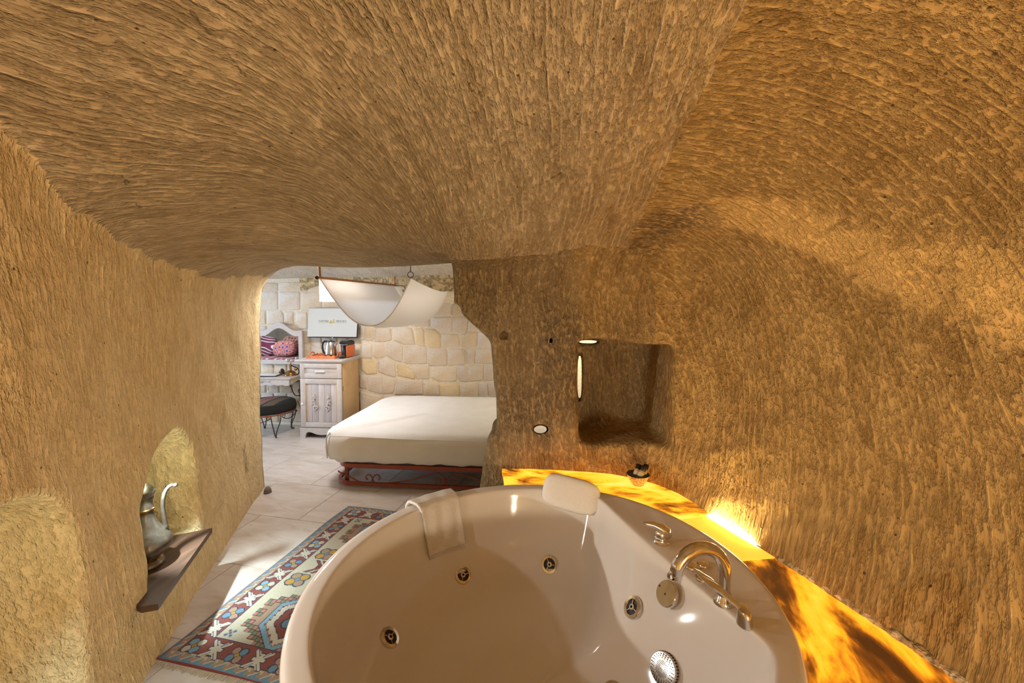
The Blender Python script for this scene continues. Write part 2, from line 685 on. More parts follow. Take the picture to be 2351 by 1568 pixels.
def flow_attr(me, flow, marks=None):
    a = me.attributes.new('flow', 'FLOAT_VECTOR', 'POINT')
    a.data.foreach_set('vector', np.asarray(flow, np.float32).ravel())
    if marks is not None:
        a = me.attributes.new('marks', 'FLOAT_VECTOR', 'POINT')
        a.data.foreach_set('vector', np.asarray(marks, np.float32).ravel())


def raw_mesh(name, P, F, mat, normals=None):
    me = bpy.data.meshes.new(name)
    me.vertices.add(len(P))
    me.vertices.foreach_set('co', np.asarray(P, np.float32).ravel())
    me.loops.add(F.size)
    me.loops.foreach_set('vertex_index', F.astype(np.int32).ravel())
    me.polygons.add(len(F))
    me.polygons.foreach_set('loop_start', np.arange(0, F.size, F.shape[1], dtype=np.int32))
    me.update(calc_edges=True)
    me.polygons.foreach_set('use_smooth', np.ones(len(F), bool))
    if normals is not None:
        me.normals_split_custom_set_from_vertices([tuple(n) for n in normals])
    me.materials.append(MAT[mat])
    o = bpy.data.objects.new(name, me)
    return link(o)


VOX = 0.016


def seg_dist(P, pts):
    """distance to a polyline in 3-D"""
    best = np.full(len(P), 9.0)
    for a, b in zip(pts[:-1], pts[1:]):
        a, b = np.array(a), np.array(b)
        d = b - a
        t = np.clip(((P - a) @ d) / (d @ d), 0, 1)
        best = np.minimum(best, np.linalg.norm(P - a - t[:, None] * d, axis=1))
    return best


def surf_point(px, py, y0=0.8, y1=3.4):
    """first rock surface on the ray through a frame point"""
    r = ray(px, py)
    ts = np.linspace(0.5, 4.0, 1400)
    v = cave(r.x * ts, r.y * ts, CAM_H + r.z * ts)
    k = int(np.argmax(v > 0))
    return (r.x * ts[k], r.y * ts[k], CAM_H + r.z * ts[k])


def build_cave():
    P, F = surface_nets(cave, (-2.62, 0.55, -0.03), (1.95, 4.06, 2.75), VOX)
    P2, F2 = surface_nets(cave, (-2.4, -1.75, -0.05), (2.2, 0.66, 2.85), 0.06)
    F2 = F2[P2[F2].mean(1)[:, 1] < 0.60]
    N, N2 = vertex_normals(P, F), vertex_normals(P2, F2)
    F = np.concatenate([F, F2 + len(P)])
    P = np.concatenate([P, P2])
    N = np.concatenate([N, N2])
    keep = P[F].mean(1)[:, 2] > -0.02
    F = F[keep]
    c = P[F].mean(1)
    n = N[F].mean(1)
    jit = 0.03 * np.sin(23 * c[:, 1]) + 0.02 * np.sin(57 * c[:, 1] + 3 * c[:, 2])
    x, y, z = c.T
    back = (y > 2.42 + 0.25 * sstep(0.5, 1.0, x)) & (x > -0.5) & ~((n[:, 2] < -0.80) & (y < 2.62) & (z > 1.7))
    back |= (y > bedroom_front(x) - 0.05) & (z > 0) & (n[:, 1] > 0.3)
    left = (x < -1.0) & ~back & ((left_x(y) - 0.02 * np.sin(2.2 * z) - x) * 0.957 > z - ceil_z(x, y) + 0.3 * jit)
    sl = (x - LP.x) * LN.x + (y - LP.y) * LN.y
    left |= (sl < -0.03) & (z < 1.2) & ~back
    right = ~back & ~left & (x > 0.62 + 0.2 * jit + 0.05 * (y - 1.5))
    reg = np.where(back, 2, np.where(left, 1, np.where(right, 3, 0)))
    bandline = [surf_point(*p) for p in ((1590, 480), (1700, 490), (1850, 530), (2000, 580), (2150, 635), (2345, 700))]
    soot = [surf_point(*p) for p in ((1480, 560), (1530, 510), (1600, 490))]
    soot2 = [surf_point(*p) for p in ((560, 1030), (566, 1075))]
    stain = [surf_point(*p) for p in ((1180, 930), (1240, 950), (1300, 900), (1290, 760))]
    cr1 = [surf_point(*p) for p in ((430, 15), (485, 80), (560, 170), (640, 260))]
    cr2 = [surf_point(*p) for p in ((1080, 195), (1140, 250), (1225, 295), (1260, 300))]
    cr3 = [surf_point(*p) for p in ((0, 125), (30, 150), (45, 165), (60, 200), (92, 235))]
    cr4 = [surf_point(*p) for p in ((265, 380), (290, 415), (312, 470), (345, 490))]
    cr5 = [surf_point(*p) for p in ((1050, 445), (1120, 445), (1165, 450), (1230, 430), (1290, 395))]
    cr6 = [surf_point(*p) for p in ((880, 20), (890, 85), (915, 130), (930, 170))]
    out = []
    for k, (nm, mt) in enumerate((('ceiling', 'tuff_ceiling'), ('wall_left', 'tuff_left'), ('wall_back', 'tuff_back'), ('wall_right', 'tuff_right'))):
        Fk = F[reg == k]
        used, inv = np.unique(Fk, return_inverse=True)
        Pk, Nk = P[used], N[used]
        Fk = inv.reshape(Fk.shape)
        X, Y, Z = Pk.T
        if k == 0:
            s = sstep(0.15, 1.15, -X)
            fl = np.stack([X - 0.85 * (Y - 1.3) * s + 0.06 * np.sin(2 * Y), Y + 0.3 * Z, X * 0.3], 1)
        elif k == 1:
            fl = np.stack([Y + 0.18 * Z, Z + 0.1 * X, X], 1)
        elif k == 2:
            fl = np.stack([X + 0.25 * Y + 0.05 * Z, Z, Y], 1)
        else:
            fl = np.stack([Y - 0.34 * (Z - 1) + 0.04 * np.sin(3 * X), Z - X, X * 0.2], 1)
        wob = 0.02 * np.sin(40 * X + 31 * Y) + 0.015 * np.sin(71 * Y + 50 * Z)
        db = seg_dist(Pk, bandline)
        ds = seg_dist(Pk, soot)
        m0 = 1 - sstep(0.06, 0.15, db + wob)
        m1 = 1 - sstep(0.03, 0.17, ds + wob)
        m1 = np.maximum(m1, 1 - sstep(0.01, 0.07, seg_dist(Pk, soot2) + 0.6 * wob))
        m1 = np.maximum(m1, 0.75 * (1 - sstep(0.05, 0.24, seg_dist(Pk, stain) + wob)))
        m2 = np.full(len(Pk), 0.2)
        if k in (0, 3):
            for cr in (cr1, cr2, cr3, cr4, cr5, cr6):
                m2 = np.minimum(m2, seg_dist(Pk, cr))
        o = raw_mesh(nm, Pk, Fk, mt, Nk)
        flow_attr(o.data, fl, np.stack([m0, m1, m2], 1))
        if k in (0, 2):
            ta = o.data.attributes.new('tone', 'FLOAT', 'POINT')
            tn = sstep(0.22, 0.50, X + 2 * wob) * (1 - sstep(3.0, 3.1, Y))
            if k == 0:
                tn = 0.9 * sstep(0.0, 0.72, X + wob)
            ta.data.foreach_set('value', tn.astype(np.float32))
        tag(o, {'ceiling': 'chiselled tuff cave ceiling with long scraped tool furrows',
                'wall_left': 'pitted golden tuff wall with two arched niches',
                'wall_back': 'rough tuff pillar and end wall with a square niche',
                'wall_right': 'curved tuff wall, amber light in its colour, scored with vertical tool furrows'}[nm], None, None, 'structure')
        out.append(o)
    return out


CAVE = build_cave()

# ------------------------------------------------------------------ shared materials
simple('mortar', (0.72, 0.62, 0.46), 0.95, grain=(60, 0.15), bump=0.4)
simple('plaster_bedroom', (0.70, 0.64, 0.56), 0.95, grain=(14, 0.12), bump=0.3)
simple('cream_wood', (0.54, 0.475, 0.435), 0.45, grain=(18, 0.06))
simple('white_sheet', (0.86, 0.85, 0.84), 0.85, grain=(6, 0.03), bump=0.05)
simple('red_iron', (0.30, 0.070, 0.035), 0.38, 0.2, grain=(30, 0.12))
simple('dark_iron', (0.065, 0.040, 0.035), 0.45, 0.5)
simple('copper_rod', (0.42, 0.20, 0.08), 0.35, 0.7)
simple('chrome', (0.72, 0.70, 0.68), 0.07, 1.0, grain=(10, 0.02))
simple('brushed_steel', (0.62, 0.60, 0.58), 0.26, 1.0, grain=(10, 0.03))
simple('black_plastic', (0.012, 0.012, 0.013), 0.28)
simple('orange_plastic', (0.62, 0.13, 0.025), 0.35, grain=(8, 0.04))
simple('tray_wood', (0.66, 0.20, 0.075), 0.5, grain=(26, 0.15))
simple('acrylic', (0.735, 0.68, 0.615), 0.07, grain=(3, 0.01), Coat_Weight=0.05, Coat_Roughness=0.05)
MAT['acrylic'].node_tree.nodes['Principled BSDF'].inputs['Specular IOR Level'].default_value = 0.28
simple('foam_cushion', (0.80, 0.75, 0.68), 0.55, grain=(90, 0.03))
simple('brass', (0.36, 0.20, 0.065), 0.26, 1.0, grain=(30, 0.2))
simple('dark_hole', (0.015, 0.013, 0.012), 0.6)
simple('cap_black', (0.012, 0.010, 0.011), 0.3)
simple('bottle_cream', (0.62, 0.46, 0.22), 0.35, grain=(60, 0.08))
simple('bottle_label', (0.80, 0.66, 0.40), 0.5)
simple('paper', (0.78, 0.78, 0.82), 0.6)
simple('folder_black', (0.03, 0.03, 0.04), 0.5)
simple('knob_porcelain', (0.80, 0.76, 0.72), 0.25)
simple('grey_stone', (0.20, 0.16, 0.15), 0.9, bump=0.4)


def m_stones():
    t = NT('ashlar')
    t.set(Roughness=0.92)
    co = t.coord()
    rnd = t.n('ShaderNodeObjectInfo').outputs['Random']
    f = t.noise(co, 5, 5, 0.6)
    a = t.ramp(rnd, [(0.0, (0.72, 0.66, 0.60)), (0.35, (0.66, 0.58, 0.49)), (0.7, (0.72, 0.63, 0.51)), (0.88, (0.72, 0.60, 0.42)), (1.0, (0.66, 0.62, 0.60))])
    warm = t.mix(1.0, a, (0.93, 0.80, 0.62), 'MULTIPLY')
    col = t.mix(t.ramp(f, [(0.42, (0, 0, 0)), (0.7, (1, 1, 1))]), a, warm)
    sp = t.noise(co, 45, 2, 0.8)
    col = t.mix(t.math('MULTIPLY', t.ramp(sp, [(0.66, (0, 0, 0)), (0.74, (1, 1, 1))]), 0.55), col, (0.28, 0.22, 0.17))
    t.base(col)
    h = t.math('ADD', t.noise(co, 12, 5, 0.65), t.math('MULTIPLY', t.noise(t.mapping(co, (6, 6, 30), rot=(0.3, 0.4, 0)), 1.0, 3), 0.5))
    t.bump(h, 0.8, 0.016)
    MAT['ashlar'] = t.m
    t2 = NT('ashlar_yellow')
    t2.set(Roughness=0.92)
    co = t2.coord()
    f = t2.noise(co, 6, 5, 0.6)
    t2.base(t2.ramp(f, [(0.3, (0.66, 0.50, 0.28)), (0.7, (0.74, 0.60, 0.38))]))
    t2.bump(t2.noise(co, 14, 5, 0.65), 0.8, 0.014)
    MAT['ashlar_yellow'] = t2.m


def m_tile():
    t = NT('travertine_tile')
    t.set(Roughness=0.34)
    co = t.coord()
    oi = t.n('ShaderNodeObjectInfo')
    add = t.n('ShaderNodeVectorMath', operation='ADD')
    t.l(t.mapping(co, (1.0, 3.2, 1.0)), add.inputs[0])
    mul = t.n('ShaderNodeVectorMath', operation='SCALE')
    t.l(oi.outputs['Location'], mul.inputs[0])
    mul.inputs['Scale'].default_value = 3.7
    t.l(mul.outputs[0], add.inputs[1])
    f = t.noise(add.outputs[0], 3.0, 6, 0.62, 0.6)
    col = t.ramp(f, [(0.30, (0.44, 0.36, 0.29)), (0.48, (0.54, 0.47, 0.415)), (0.64, (0.60, 0.54, 0.49)), (0.78, (0.46, 0.34, 0.23))])
    t.base(col)
    t.bump(f, 0.08, 0.003)
    MAT['travertine_tile'] = t.m


def m_onyx(name, strength, seed, stops, scale=(2.4, 2.4), rot=0.0):
    t = NT(name)
    t.set(Roughness=0.12)
    co = t.mapping(t.mapping(t.coord(), (1, 1, 1), (0, 0, 0), (0, 0, rot)), (scale[0], scale[1], 1.0), (seed, seed * 0.7, seed))
    n1 = t.noise(co, 1.0, 4, 0.5, 0.9)
    n2 = t.noise(t.mapping(co, (1, 1, 1), (5, 2, 1)), 3.2, 4, 0.6, 0.8)
    f = t.math('ADD', t.math('MULTIPLY', n1, 0.78), t.math('MULTIPLY', n2, 0.22))
    col = t.ramp(f, stops)
    t.base(t.mix(1.0, col, (0.8, 0.75, 0.65), 'MULTIPLY'))
    t.l(col, t.b.inputs['Emission Color'])
    t.b.inputs['Emission Strength'].default_value = strength
    MAT[name] = t.m


def m_rug():
    t = NT('rug_wool')
    t.set(Roughness=0.95)
    t.b.inputs['Specular IOR Level'].default_value = 0.1
    at = t.n('ShaderNodeAttribute', attribute_name='knots')
    f = t.noise(t.coord(), 240, 2, 0.7)
    col = t.mix(t.math('MULTIPLY', f, 0.35), at.outputs['Color'], (0.10, 0.06, 0.05))
    t.base(col)
    wv = t.n('ShaderNodeTexWave', inp={'Scale': 110.0, 'Distortion': 1.0})
    t.l(t.coord(), wv.inputs['Vector'])
    t.bump(t.math('ADD', f, wv.outputs['Fac']), 0.4, 0.002)
    MAT['rug_wool'] = t.m


def m_canopy():
    t = NT('sheer_cloth')
    t.set(Roughness=0.9)
    t.base((0.88, 0.85, 0.81))
    tr = t.n('ShaderNodeBsdfTranslucent', inp={'Color': (0.86, 0.82, 0.77, 1)})
    mx = t.n('ShaderNodeMixShader', inp={'Fac': 0.5})
    t.l(t.b.outputs[0], mx.inputs[1])
    t.l(tr.outputs[0], mx.inputs[2])
    t.l(mx.outputs[0], t.out.inputs['Surface'])
    t.bump(t.noise(t.mapping(t.coord(), (3, 1, 2)), 3.0, 3), 0.25, 0.01)
    MAT['sheer_cloth'] = t.m


def m_wood(name, a, b, scale=(1.5, 14, 1.5), rough=0.45):
    t = NT(name)
    t.set(Roughness=rough)
    co = t.mapping(t.coord(), scale)
    f = t.noise(co, 2.5, 5, 0.6, 0.4)
    t.base(t.ramp(f, [(0.32, a), (0.68, b)]))
    t.bump(f, 0.12, 0.003)
    MAT[name] = t.m


def m_fabric(name, ground, fig1, fig2, scale=9.0):
    t = NT(name)
    t.set(Roughness=0.92)
    co = t.coord()
    vo = t.n('ShaderNodeTexVoronoi', inp={'Scale': scale, 'Randomness': 0.25})
    t.l(co, vo.inputs['Vector'])
    c = t.ramp(vo.outputs['Distance'], [(0.0, fig1), (0.30, fig1), (0.33, ground), (0.52, ground), (0.55, fig2), (0.62, ground)], 'CONSTANT')
    t.base(c)
    MAT[name] = t.m


def m_suzani():
    t = NT('suzani_cloth')
    t.set(Roughness=0.9)
    co = t.coord()
    wv = t.n('ShaderNodeTexWave', wave_type='RINGS', inp={'Scale': 2.6, 'Distortion': 5.0, 'Detail': 0.0, 'Detail Scale': 1.2})
    t.l(co, wv.inputs['Vector'])
    t.base(t.ramp(wv.outputs['Fac'], [(0.0, (0.16, 0.02, 0.045)), (0.36, (0.72, 0.66, 0.60)), (0.66, (0.72, 0.66, 0.60)), (0.68, (0.16, 0.02, 0.045))], 'CONSTANT'))
    MAT['suzani_cloth'] = t.m


def m_stripes(name, stops, axis, scale):
    t = NT(name)
    t.set(Roughness=0.95)
    sp = t.n('ShaderNodeSeparateXYZ')
    t.l(t.coord(), sp.inputs[0])
    f = t.math('FRACT', t.math('MULTIPLY_ADD', sp.outputs[axis], scale))
    f.node.inputs[0].links[0].from_node.inputs[2].default_value = 0.5
    t.base(t.ramp(f, stops, 'CONSTANT'))
    t.bump(t.noise(t.coord(), 120, 2), 0.3, 0.002)
    MAT[name] = t.m


def m_emit(name, col, strength, rough=0.25):
    t = NT(name)
    t.set(Roughness=rough)
    f = t.noise(t.coord(), 2.0, 1)
    t.base(tuple(c * 0.3 for c in col))
    t.l(t.ramp(f, [(0.2, tuple(c * 0.97 for c in col)), (0.8, col)]), t.b.inputs['Emission Color'])
    t.b.inputs['Emission Strength'].default_value = strength
    MAT[name] = t.m


def m_ewer():
    t = NT('tinned_copper')
    t.set(Roughness=0.36, Metallic=0.8)
    f = t.noise(t.coord(), 14, 5, 0.65)
    t.base(t.ramp(f, [(0.3, (0.10, 0.065, 0.04)), (0.55, (0.18, 0.15, 0.115)), (0.75, (0.27, 0.29, 0.26))]))
    t.bump(f, 0.25, 0.004)
    MAT['tinned_copper'] = t.m


def m_towel():
    t = NT('terry_towel')
    t.set(Roughness=0.97)
    f = t.noise(t.coord(), 260, 2, 0.8)
    t.base(t.ramp(f, [(0.3, (0.66, 0.62, 0.57)), (0.7, (0.84, 0.80, 0.75))]))
    t.bump(f, 0.7, 0.004)
    MAT['terry_towel'] = t.m


def m_bowl():
    t = NT('painted_bowl')
    t.set(Roughness=0.25)
    f = t.noise(t.coord(), 70, 3, 0.6, 1.0)
    t.base(t.ramp(f, [(0.44, (0.80, 0.66, 0.36)), (0.52, (0.10, 0.05, 0.03)), (0.60, (0.82, 0.70, 0.40))]))
    MAT['painted_bowl'] = t.m


def m_mirror():
    t = NT('mirror_glass')
    t.set(Roughness=0.02, Metallic=1.0)
    f = t.noise(t.coord(), 3.0, 2)
    t.base(t.ramp(f, [(0.2, (0.80, 0.80, 0.80)), (0.8, (0.86, 0.86, 0.86))]))
    MAT['mirror_glass'] = t.m


def m_glass():
    t = NT('window_glass')
    t.set(Roughness=0.02)
    t.b.inputs['Transmission Weight'].default_value = 1.0
    t.base((0.95, 0.97, 1.0))
    tr = t.n('ShaderNodeBsdfTransparent', inp={'Color': (0.95, 0.97, 1.0, 1)})
    mx = t.n('ShaderNodeMixShader', inp={'Fac': 0.9})
    t.l(t.b.outputs[0], mx.inputs[1])
    t.l(tr.outputs[0], mx.inputs[2])
    t.l(mx.outputs[0], t.out.inputs['Surface'])
    MAT['window_glass'] = t.m


m_stones(); m_tile(); m_rug(); m_canopy(); m_suzani(); m_ewer(); m_towel(); m_bowl(); m_mirror(); m_glass()
ON = [(0.40, (0.040, 0.012, 0.002)), (0.47, (0.11, 0.030, 0.003)), (0.52, (0.34, 0.105, 0.005)), (0.575, (0.80, 0.27, 0.009)), (0.68, (1.0, 0.37, 0.030))]
ONB = [(0.36, (0.08, 0.022, 0.002)), (0.42, (0.34, 0.11, 0.005)), (0.47, (0.80, 0.28, 0.010)), (0.56, (1.0, 0.37, 0.030)), (0.70, (1.0, 0.44, 0.10))]
ONP = [(0.2, (0.90, 0.36, 0.02)), (0.5, (1.0, 0.42, 0.04)), (0.8, (1.0, 0.48, 0.10))]
m_onyx('onyx_back', 2.0, 1.7, ONB, (3.0, 7.0), 0.25)
m_onyx('onyx_plain', 1.4, 4.1, ONP, (1.5, 1.5))
m_onyx('onyx_front', 1.9, 8.3, ON, (6.0, 2.0), 0.32)
m_wood('walnut_board', (0.045, 0.022, 0.014), (0.11, 0.055, 0.032), (10, 1.5, 3))
m_wood('honey_wood', (0.52, 0.32, 0.14), (0.66, 0.44, 0.22), (18, 2, 1.2))
m_wood('pickled_a', (0.52, 0.455, 0.42), (0.60, 0.53, 0.49), (20, 4, 1.2))
m_wood('pickled_b', (0.43, 0.38, 0.37), (0.50, 0.445, 0.43), (22, 4, 1.2))
m_fabric('navy_print', (0.50, 0.16, 0.10), (0.03, 0.05, 0.20), (0.02, 0.02, 0.07), 11)
m_fabric('rust_print', (0.30, 0.13, 0.08), (0.10, 0.02, 0.02), (0.34, 0.22, 0.14), 14)
m_stripes('stool_kilim', [(0.0, (0.012, 0.012, 0.02)), (0.24, (0.42, 0.30, 0.16)), (0.27, (0.02, 0.02, 0.03)), (0.31, (0.40, 0.13, 0.06)), (0.34, (0.22, 0.05, 0.06)),
          (0.52, (0.42, 0.30, 0.18)), (0.55, (0.015, 0.015, 0.02)), (0.60, (0.35, 0.26, 0.15)), (0.63, (0.02, 0.02, 0.03)), (0.72, (0.10, 0.07, 0.04))], 0, 2.6)
m_stripes('bench_kilim', [(0.0, (0.20, 0.04, 0.06)), (0.3, (0.45, 0.36, 0.30)), (0.42, (0.25, 0.06, 0.07)), (0.6, (0.50, 0.22, 0.12)), (0.7, (0.20, 0.04, 0.07)), (0.85, (0.42, 0.32, 0.28))], 0, 2.2)
simple('stool_black', (0.012, 0.012, 0.011), 0.95, bump=0.2)
m_emit('tv_panel', (0.60, 0.60, 0.58), 0.75, 0.15)
m_emit('led_strip', (1.0, 0.76, 0.36), 380.0)
m_emit('blue_led', (0.3, 0.6, 1.0), 3.0)
simple('logo_dark', (0.05, 0.045, 0.035), 0.5)
simple('logo_gold', (0.50, 0.36, 0.06), 0.5)

# ------------------------------------------------------------------ floor of large travertine tiles
floor = MB().box((-2.1, 2.3, -0.035), (9.2, 8.2, 0.05)).build('floor', 'mortar')
tag(floor, 'pale travertine tile floor running through both rooms', None, None, 'structure')
TY = math.atan2(0.2197, 0.9756)
tdx, tdy = Vector((math.cos(TY), -math.sin(TY), 0)), Vector((math.sin(TY), math.cos(TY), 0))
TW, TLN = 0.652, 0.565
tile_me = MB().box((0, 0, 0), (TW - 0.003, TLN - 0.003, 0.02), 0.0015, seg=1).mesh('tile', 'travertine_tile', False)
for i in range(-12, 8):
    for j in range(-1, 12):
        off = 0.5 * (j % 2)
        s_, t_ = -2.278 + (i + 0.5 + off) * TW, 2.78 + (j - 4 + 0.5) * TLN
        p = tdx * s_ + tdy * t_
        if not (-6.45 < p.x < 2.2 and 0.2 < p.y < 5.9):
            continue
        if p.x < -2.6 and p.y < 1.7:
            continue
        o = bpy.data.objects.new('tile', tile_me)
        o.location = (p.x, p.y, -0.010)
        o.rotation_euler = (0, 0, -TY)
        link(o, floor)

# ------------------------------------------------------------------ bedroom shell
BY = math.atan(0.0915)                     # the bedroom is turned a little
BEX, BEY = Vector((math.cos(BY), -math.sin(BY), 0)), Vector((math.sin(BY), math.cos(BY), 0))
WB0 = Vector((-1.97, 5.64, 0))             # a point on the bedroom's back wall


def back_hit(px, py, off=0.0):
    """point of a frame ray on the bedroom back wall (off metres in front of it)"""
    r = ray(px, py)
    o = Vector((0, 0, CAM_H))
    t = ((WB0 - BEY * off - o).dot(BEY)) / r.dot(BEY)
    return o + r * t


wb = MB()
wb.box(WB0 + BEX * -0.6 + BEY * 0.112 + Vector((0, 0, 1.05)), (9.0, 0.2, 2.3), rot=Matrix.Rotation(-BY, 3, 'Z'))
wall_bb = wb.build('wall_bedroom_back', 'mortar')
tag(wall_bb, 'bedroom back wall of pale squared stone blocks', None, None, 'structure')

# stones: corner lists in frame pixels, cut from the courses one sees
ST = []


def crop3(*xy):
    return [(820 + x / 5.228, 640 + y / 5.228) for x, y in xy]


def crop4(*xy):
    return [(590 + x / 7.13, 640 + y / 7.13) for x, y in xy]


yel = set()


def stone(poly, y=False):
    if y:
        yel.add(len(ST))
    ST.append(poly)


# course above, right side
stone(crop3((905, 300), (1120, 300), (1130, 440), (880, 448)))
stone(crop3((1140, 300), (1330, 300), (1330, 442), (1140, 442)))
stone(crop3((1345, 300), (1640, 290), (1650, 440), (1345, 440)))
stone(crop3((425, 440), (640, 440), (615, 570), (425, 575)))
stone(crop3((640, 440), (865, 460), (870, 575), (630, 572)))
stone(crop3((200, 440), (410, 440), (405, 580), (200, 585)))
stone(crop3((890, 462), (1125, 460), (1130, 640), (1010, 640), (885, 575)))
stone(crop3((1145, 458), (1330, 455), (1310, 625), (1290, 655), (1145, 655)))
stone(crop3((1345, 455), (1560, 455), (1560, 620), (1330, 625)))
# course C
stone(crop3((30, 570), (90, 575), (85, 735), (20, 735)))
stone(crop3((100, 590), (190, 600), (185, 745), (95, 745)))
stone(crop3((210, 600), (400, 595), (405, 740), (330, 755), (205, 755)))
stone(crop3((425, 598), (650, 590), (690, 790), (560, 790), (440, 745)))
stone(crop3((680, 595), (785, 595), (805, 810), (715, 795)))
stone(crop3((810, 600), (930, 610), (990, 665), (1000, 828), (835, 825)), True)
stone(crop3((1012, 655), (1130, 665), (1205, 670), (1225, 815), (1015, 822)))
stone(crop3((1240, 670), (1300, 665), (1325, 640), (1430, 640), (1420, 812), (1245, 815)))
stone(crop3((1445, 640), (1640, 640), (1640, 815), (1440, 815)))
# course D
stone(crop3((-40, 780), (40, 790), (40, 940), (-40, 940)))
stone(crop3((65, 800), (165, 800), (175, 955), (55, 955)))
stone(crop3((190, 775), (310, 780), (335, 940), (230, 960), (185, 930)))
stone(crop3((345, 775), (430, 760), (545, 805), (540, 1000), (460, 985), (360, 935)))
stone(crop3((575, 810), (825, 825), (830, 1020), (600, 1022), (560, 1000)))
stone(crop3((850, 842), (1065, 842), (1075, 1040), (855, 1048)))
stone(crop3((1095, 842), (1280, 842), (1290, 1035), (1092, 1042)))
stone(crop3((1297, 845), (1410, 840), (1400, 1020), (1300, 1020)))
stone(crop3((1430, 840), (1660, 840), (1660, 1000), (1590, 1015), (1418, 1018)))
# course E
stone(crop3((50, 975), (205, 975), (235, 1010), (230, 1140), (110, 1150), (45, 1090)), True)
stone(crop3((250, 985), (350, 950), (440, 1010), (460, 1180), (340, 1150), (250, 1120)))
stone(crop3((480, 1030), (560, 1040), (640, 1090), (690, 1160), (685, 1205), (485, 1165)), True)
stone(crop3((650, 1055), (730, 1035), (860, 1050), (860, 1205), (710, 1208), (695, 1150)))
stone(crop3((880, 1058), (1185, 1058), (1185, 1230), (960, 1235), (885, 1190)))
stone(crop3((1205, 1050), (1310, 1050), (1330, 1235), (1240, 1235), (1200, 1180)))
stone(crop3((1340, 1038), (1500, 1040), (1500, 1225), (1350, 1235)))
stone(crop3((1520, 1030), (1670, 1020), (1670, 1220), (1515, 1225)))
# course F
stone(crop3((25, 1160), (125, 1165), (120, 1330), (20, 1310)))
stone(crop3((135, 1170), (285, 1170), (295, 1385), (135, 1345)))
stone(crop3((295, 1175), (465, 1205), (430, 1375), (300, 1385)))
stone(crop3((480, 1210), (775, 1235), (785, 1400), (450, 1395)))
stone(crop3((795, 1235), (890, 1230), (980, 1270), (985, 1410), (800, 1405)))
stone(crop3((990, 1270), (1215, 1265), (1235, 1430), (1000, 1420)), True)
stone(crop3((1235, 1255), (1440, 1255), (1460, 1435), (1240, 1435)))
stone(crop3((1455, 1250), (1555, 1250), (1575, 1440), (1465, 1435)))
stone(crop3((1570, 1250), (1680, 1240), (1680, 1440), (1580, 1440)))
# below, mostly behind the bed
stone(crop3((30, 1350), (260, 1415), (300, 1400), (300, 1600), (30, 1640)))
for k in range(7):
    x0 = 320 + 190 * k
    stone(crop3((x0, 1405), (x0 + 180, 1410), (x0 + 180, 1560), (x0, 1565)))
# left part: larger blocks
stone(crop4((-150, 60), (330, 70), (330, 205), (-150, 205)))
stone(crop4((345, 60), (580, 55), (810, 60), (815, 205), (345, 205)))
stone(crop4((830, 60), (1055, 70), (1055, 205), (830, 205)))
stone(crop4((1070, 60), (1400, 70), (1400, 210), (1070, 205)))
stone(crop4((-150, 218), (325, 218), (330, 500), (-150, 505)))
stone(crop4((345, 218), (690, 218), (690, 510), (350, 510)))
stone(crop4((715, 218), (1050, 218), (1055, 460), (1050, 545), (705, 520)))
stone(crop4((1070, 218), (1420, 220), (1420, 540), (1070, 545)))
stone(crop4((1435, 220), (1760, 220), (1760, 545), (1435, 540)))
stone(crop4((-150, 520), (-5, 520), (0, 760), (-150, 760)))
stone(crop4((5, 520), (130, 520), (140, 745), (10, 750)))
stone(crop4((155, 520), (385, 525), (425, 600), (420, 745), (160, 745)))
stone(crop4((445, 535), (590, 545), (585, 680), (600, 760), (440, 745)))
stone(crop4((640, 545), (815, 555), (815, 820), (680, 820), (630, 700)))
stone(crop4((830, 555), (1200, 560), (1200, 820), (830, 825)))
stone(crop4((1215, 560), (1700, 560), (1700, 800), (1215, 810)))
stone(crop4((640, 835), (860, 840), (860, 1060), (640, 1060)))
stone(crop4((875, 840), (1050, 840), (1050, 1150), (875, 1080)))
stone(crop4((1065, 835), (1300, 830), (1300, 1080), (1065, 1080)))
stone(crop4((1315, 825), (1480, 820), (1480, 1080), (1315, 1080)))
stone(crop4((1495, 815), (1700, 810), (1690, 1080), (1500, 1080)))
stone(crop4((640, 1075), (860, 1075), (860, 1330), (640, 1330)))
stone(crop4((875, 1095), (1130, 1160), (1130, 1340), (875, 1340)))
stone(crop4((1145, 1095), (1330, 1095), (1330, 1340), (1145, 1340)))
stone(crop4((1345, 1095), (1560, 1095), (1560, 1340), (1345, 1340)))
stone(crop4((1575, 1095), (1700, 1095), (1690, 1340), (1575, 1340)))
for r_ in range(2):
    for k in range(5):
        x0, y0 = -140 + 152 * k + 60 * r_, 775 + 285 * r_
        stone(crop4((x0, y0), (x0 + 140, y0), (x0 + 140, y0 + 270), (x0, y0 + 270)))
for r_ in range(6):
    for k in range(4):
        x0, y0 = -150 + 215 * k + 90 * (r_ % 2), 1400 + 240 * r_
        stone(crop4((x0, y0), (x0 + 200, y0 + 5), (x0 + 198, y0 + 225), (x0, y0 + 222)))

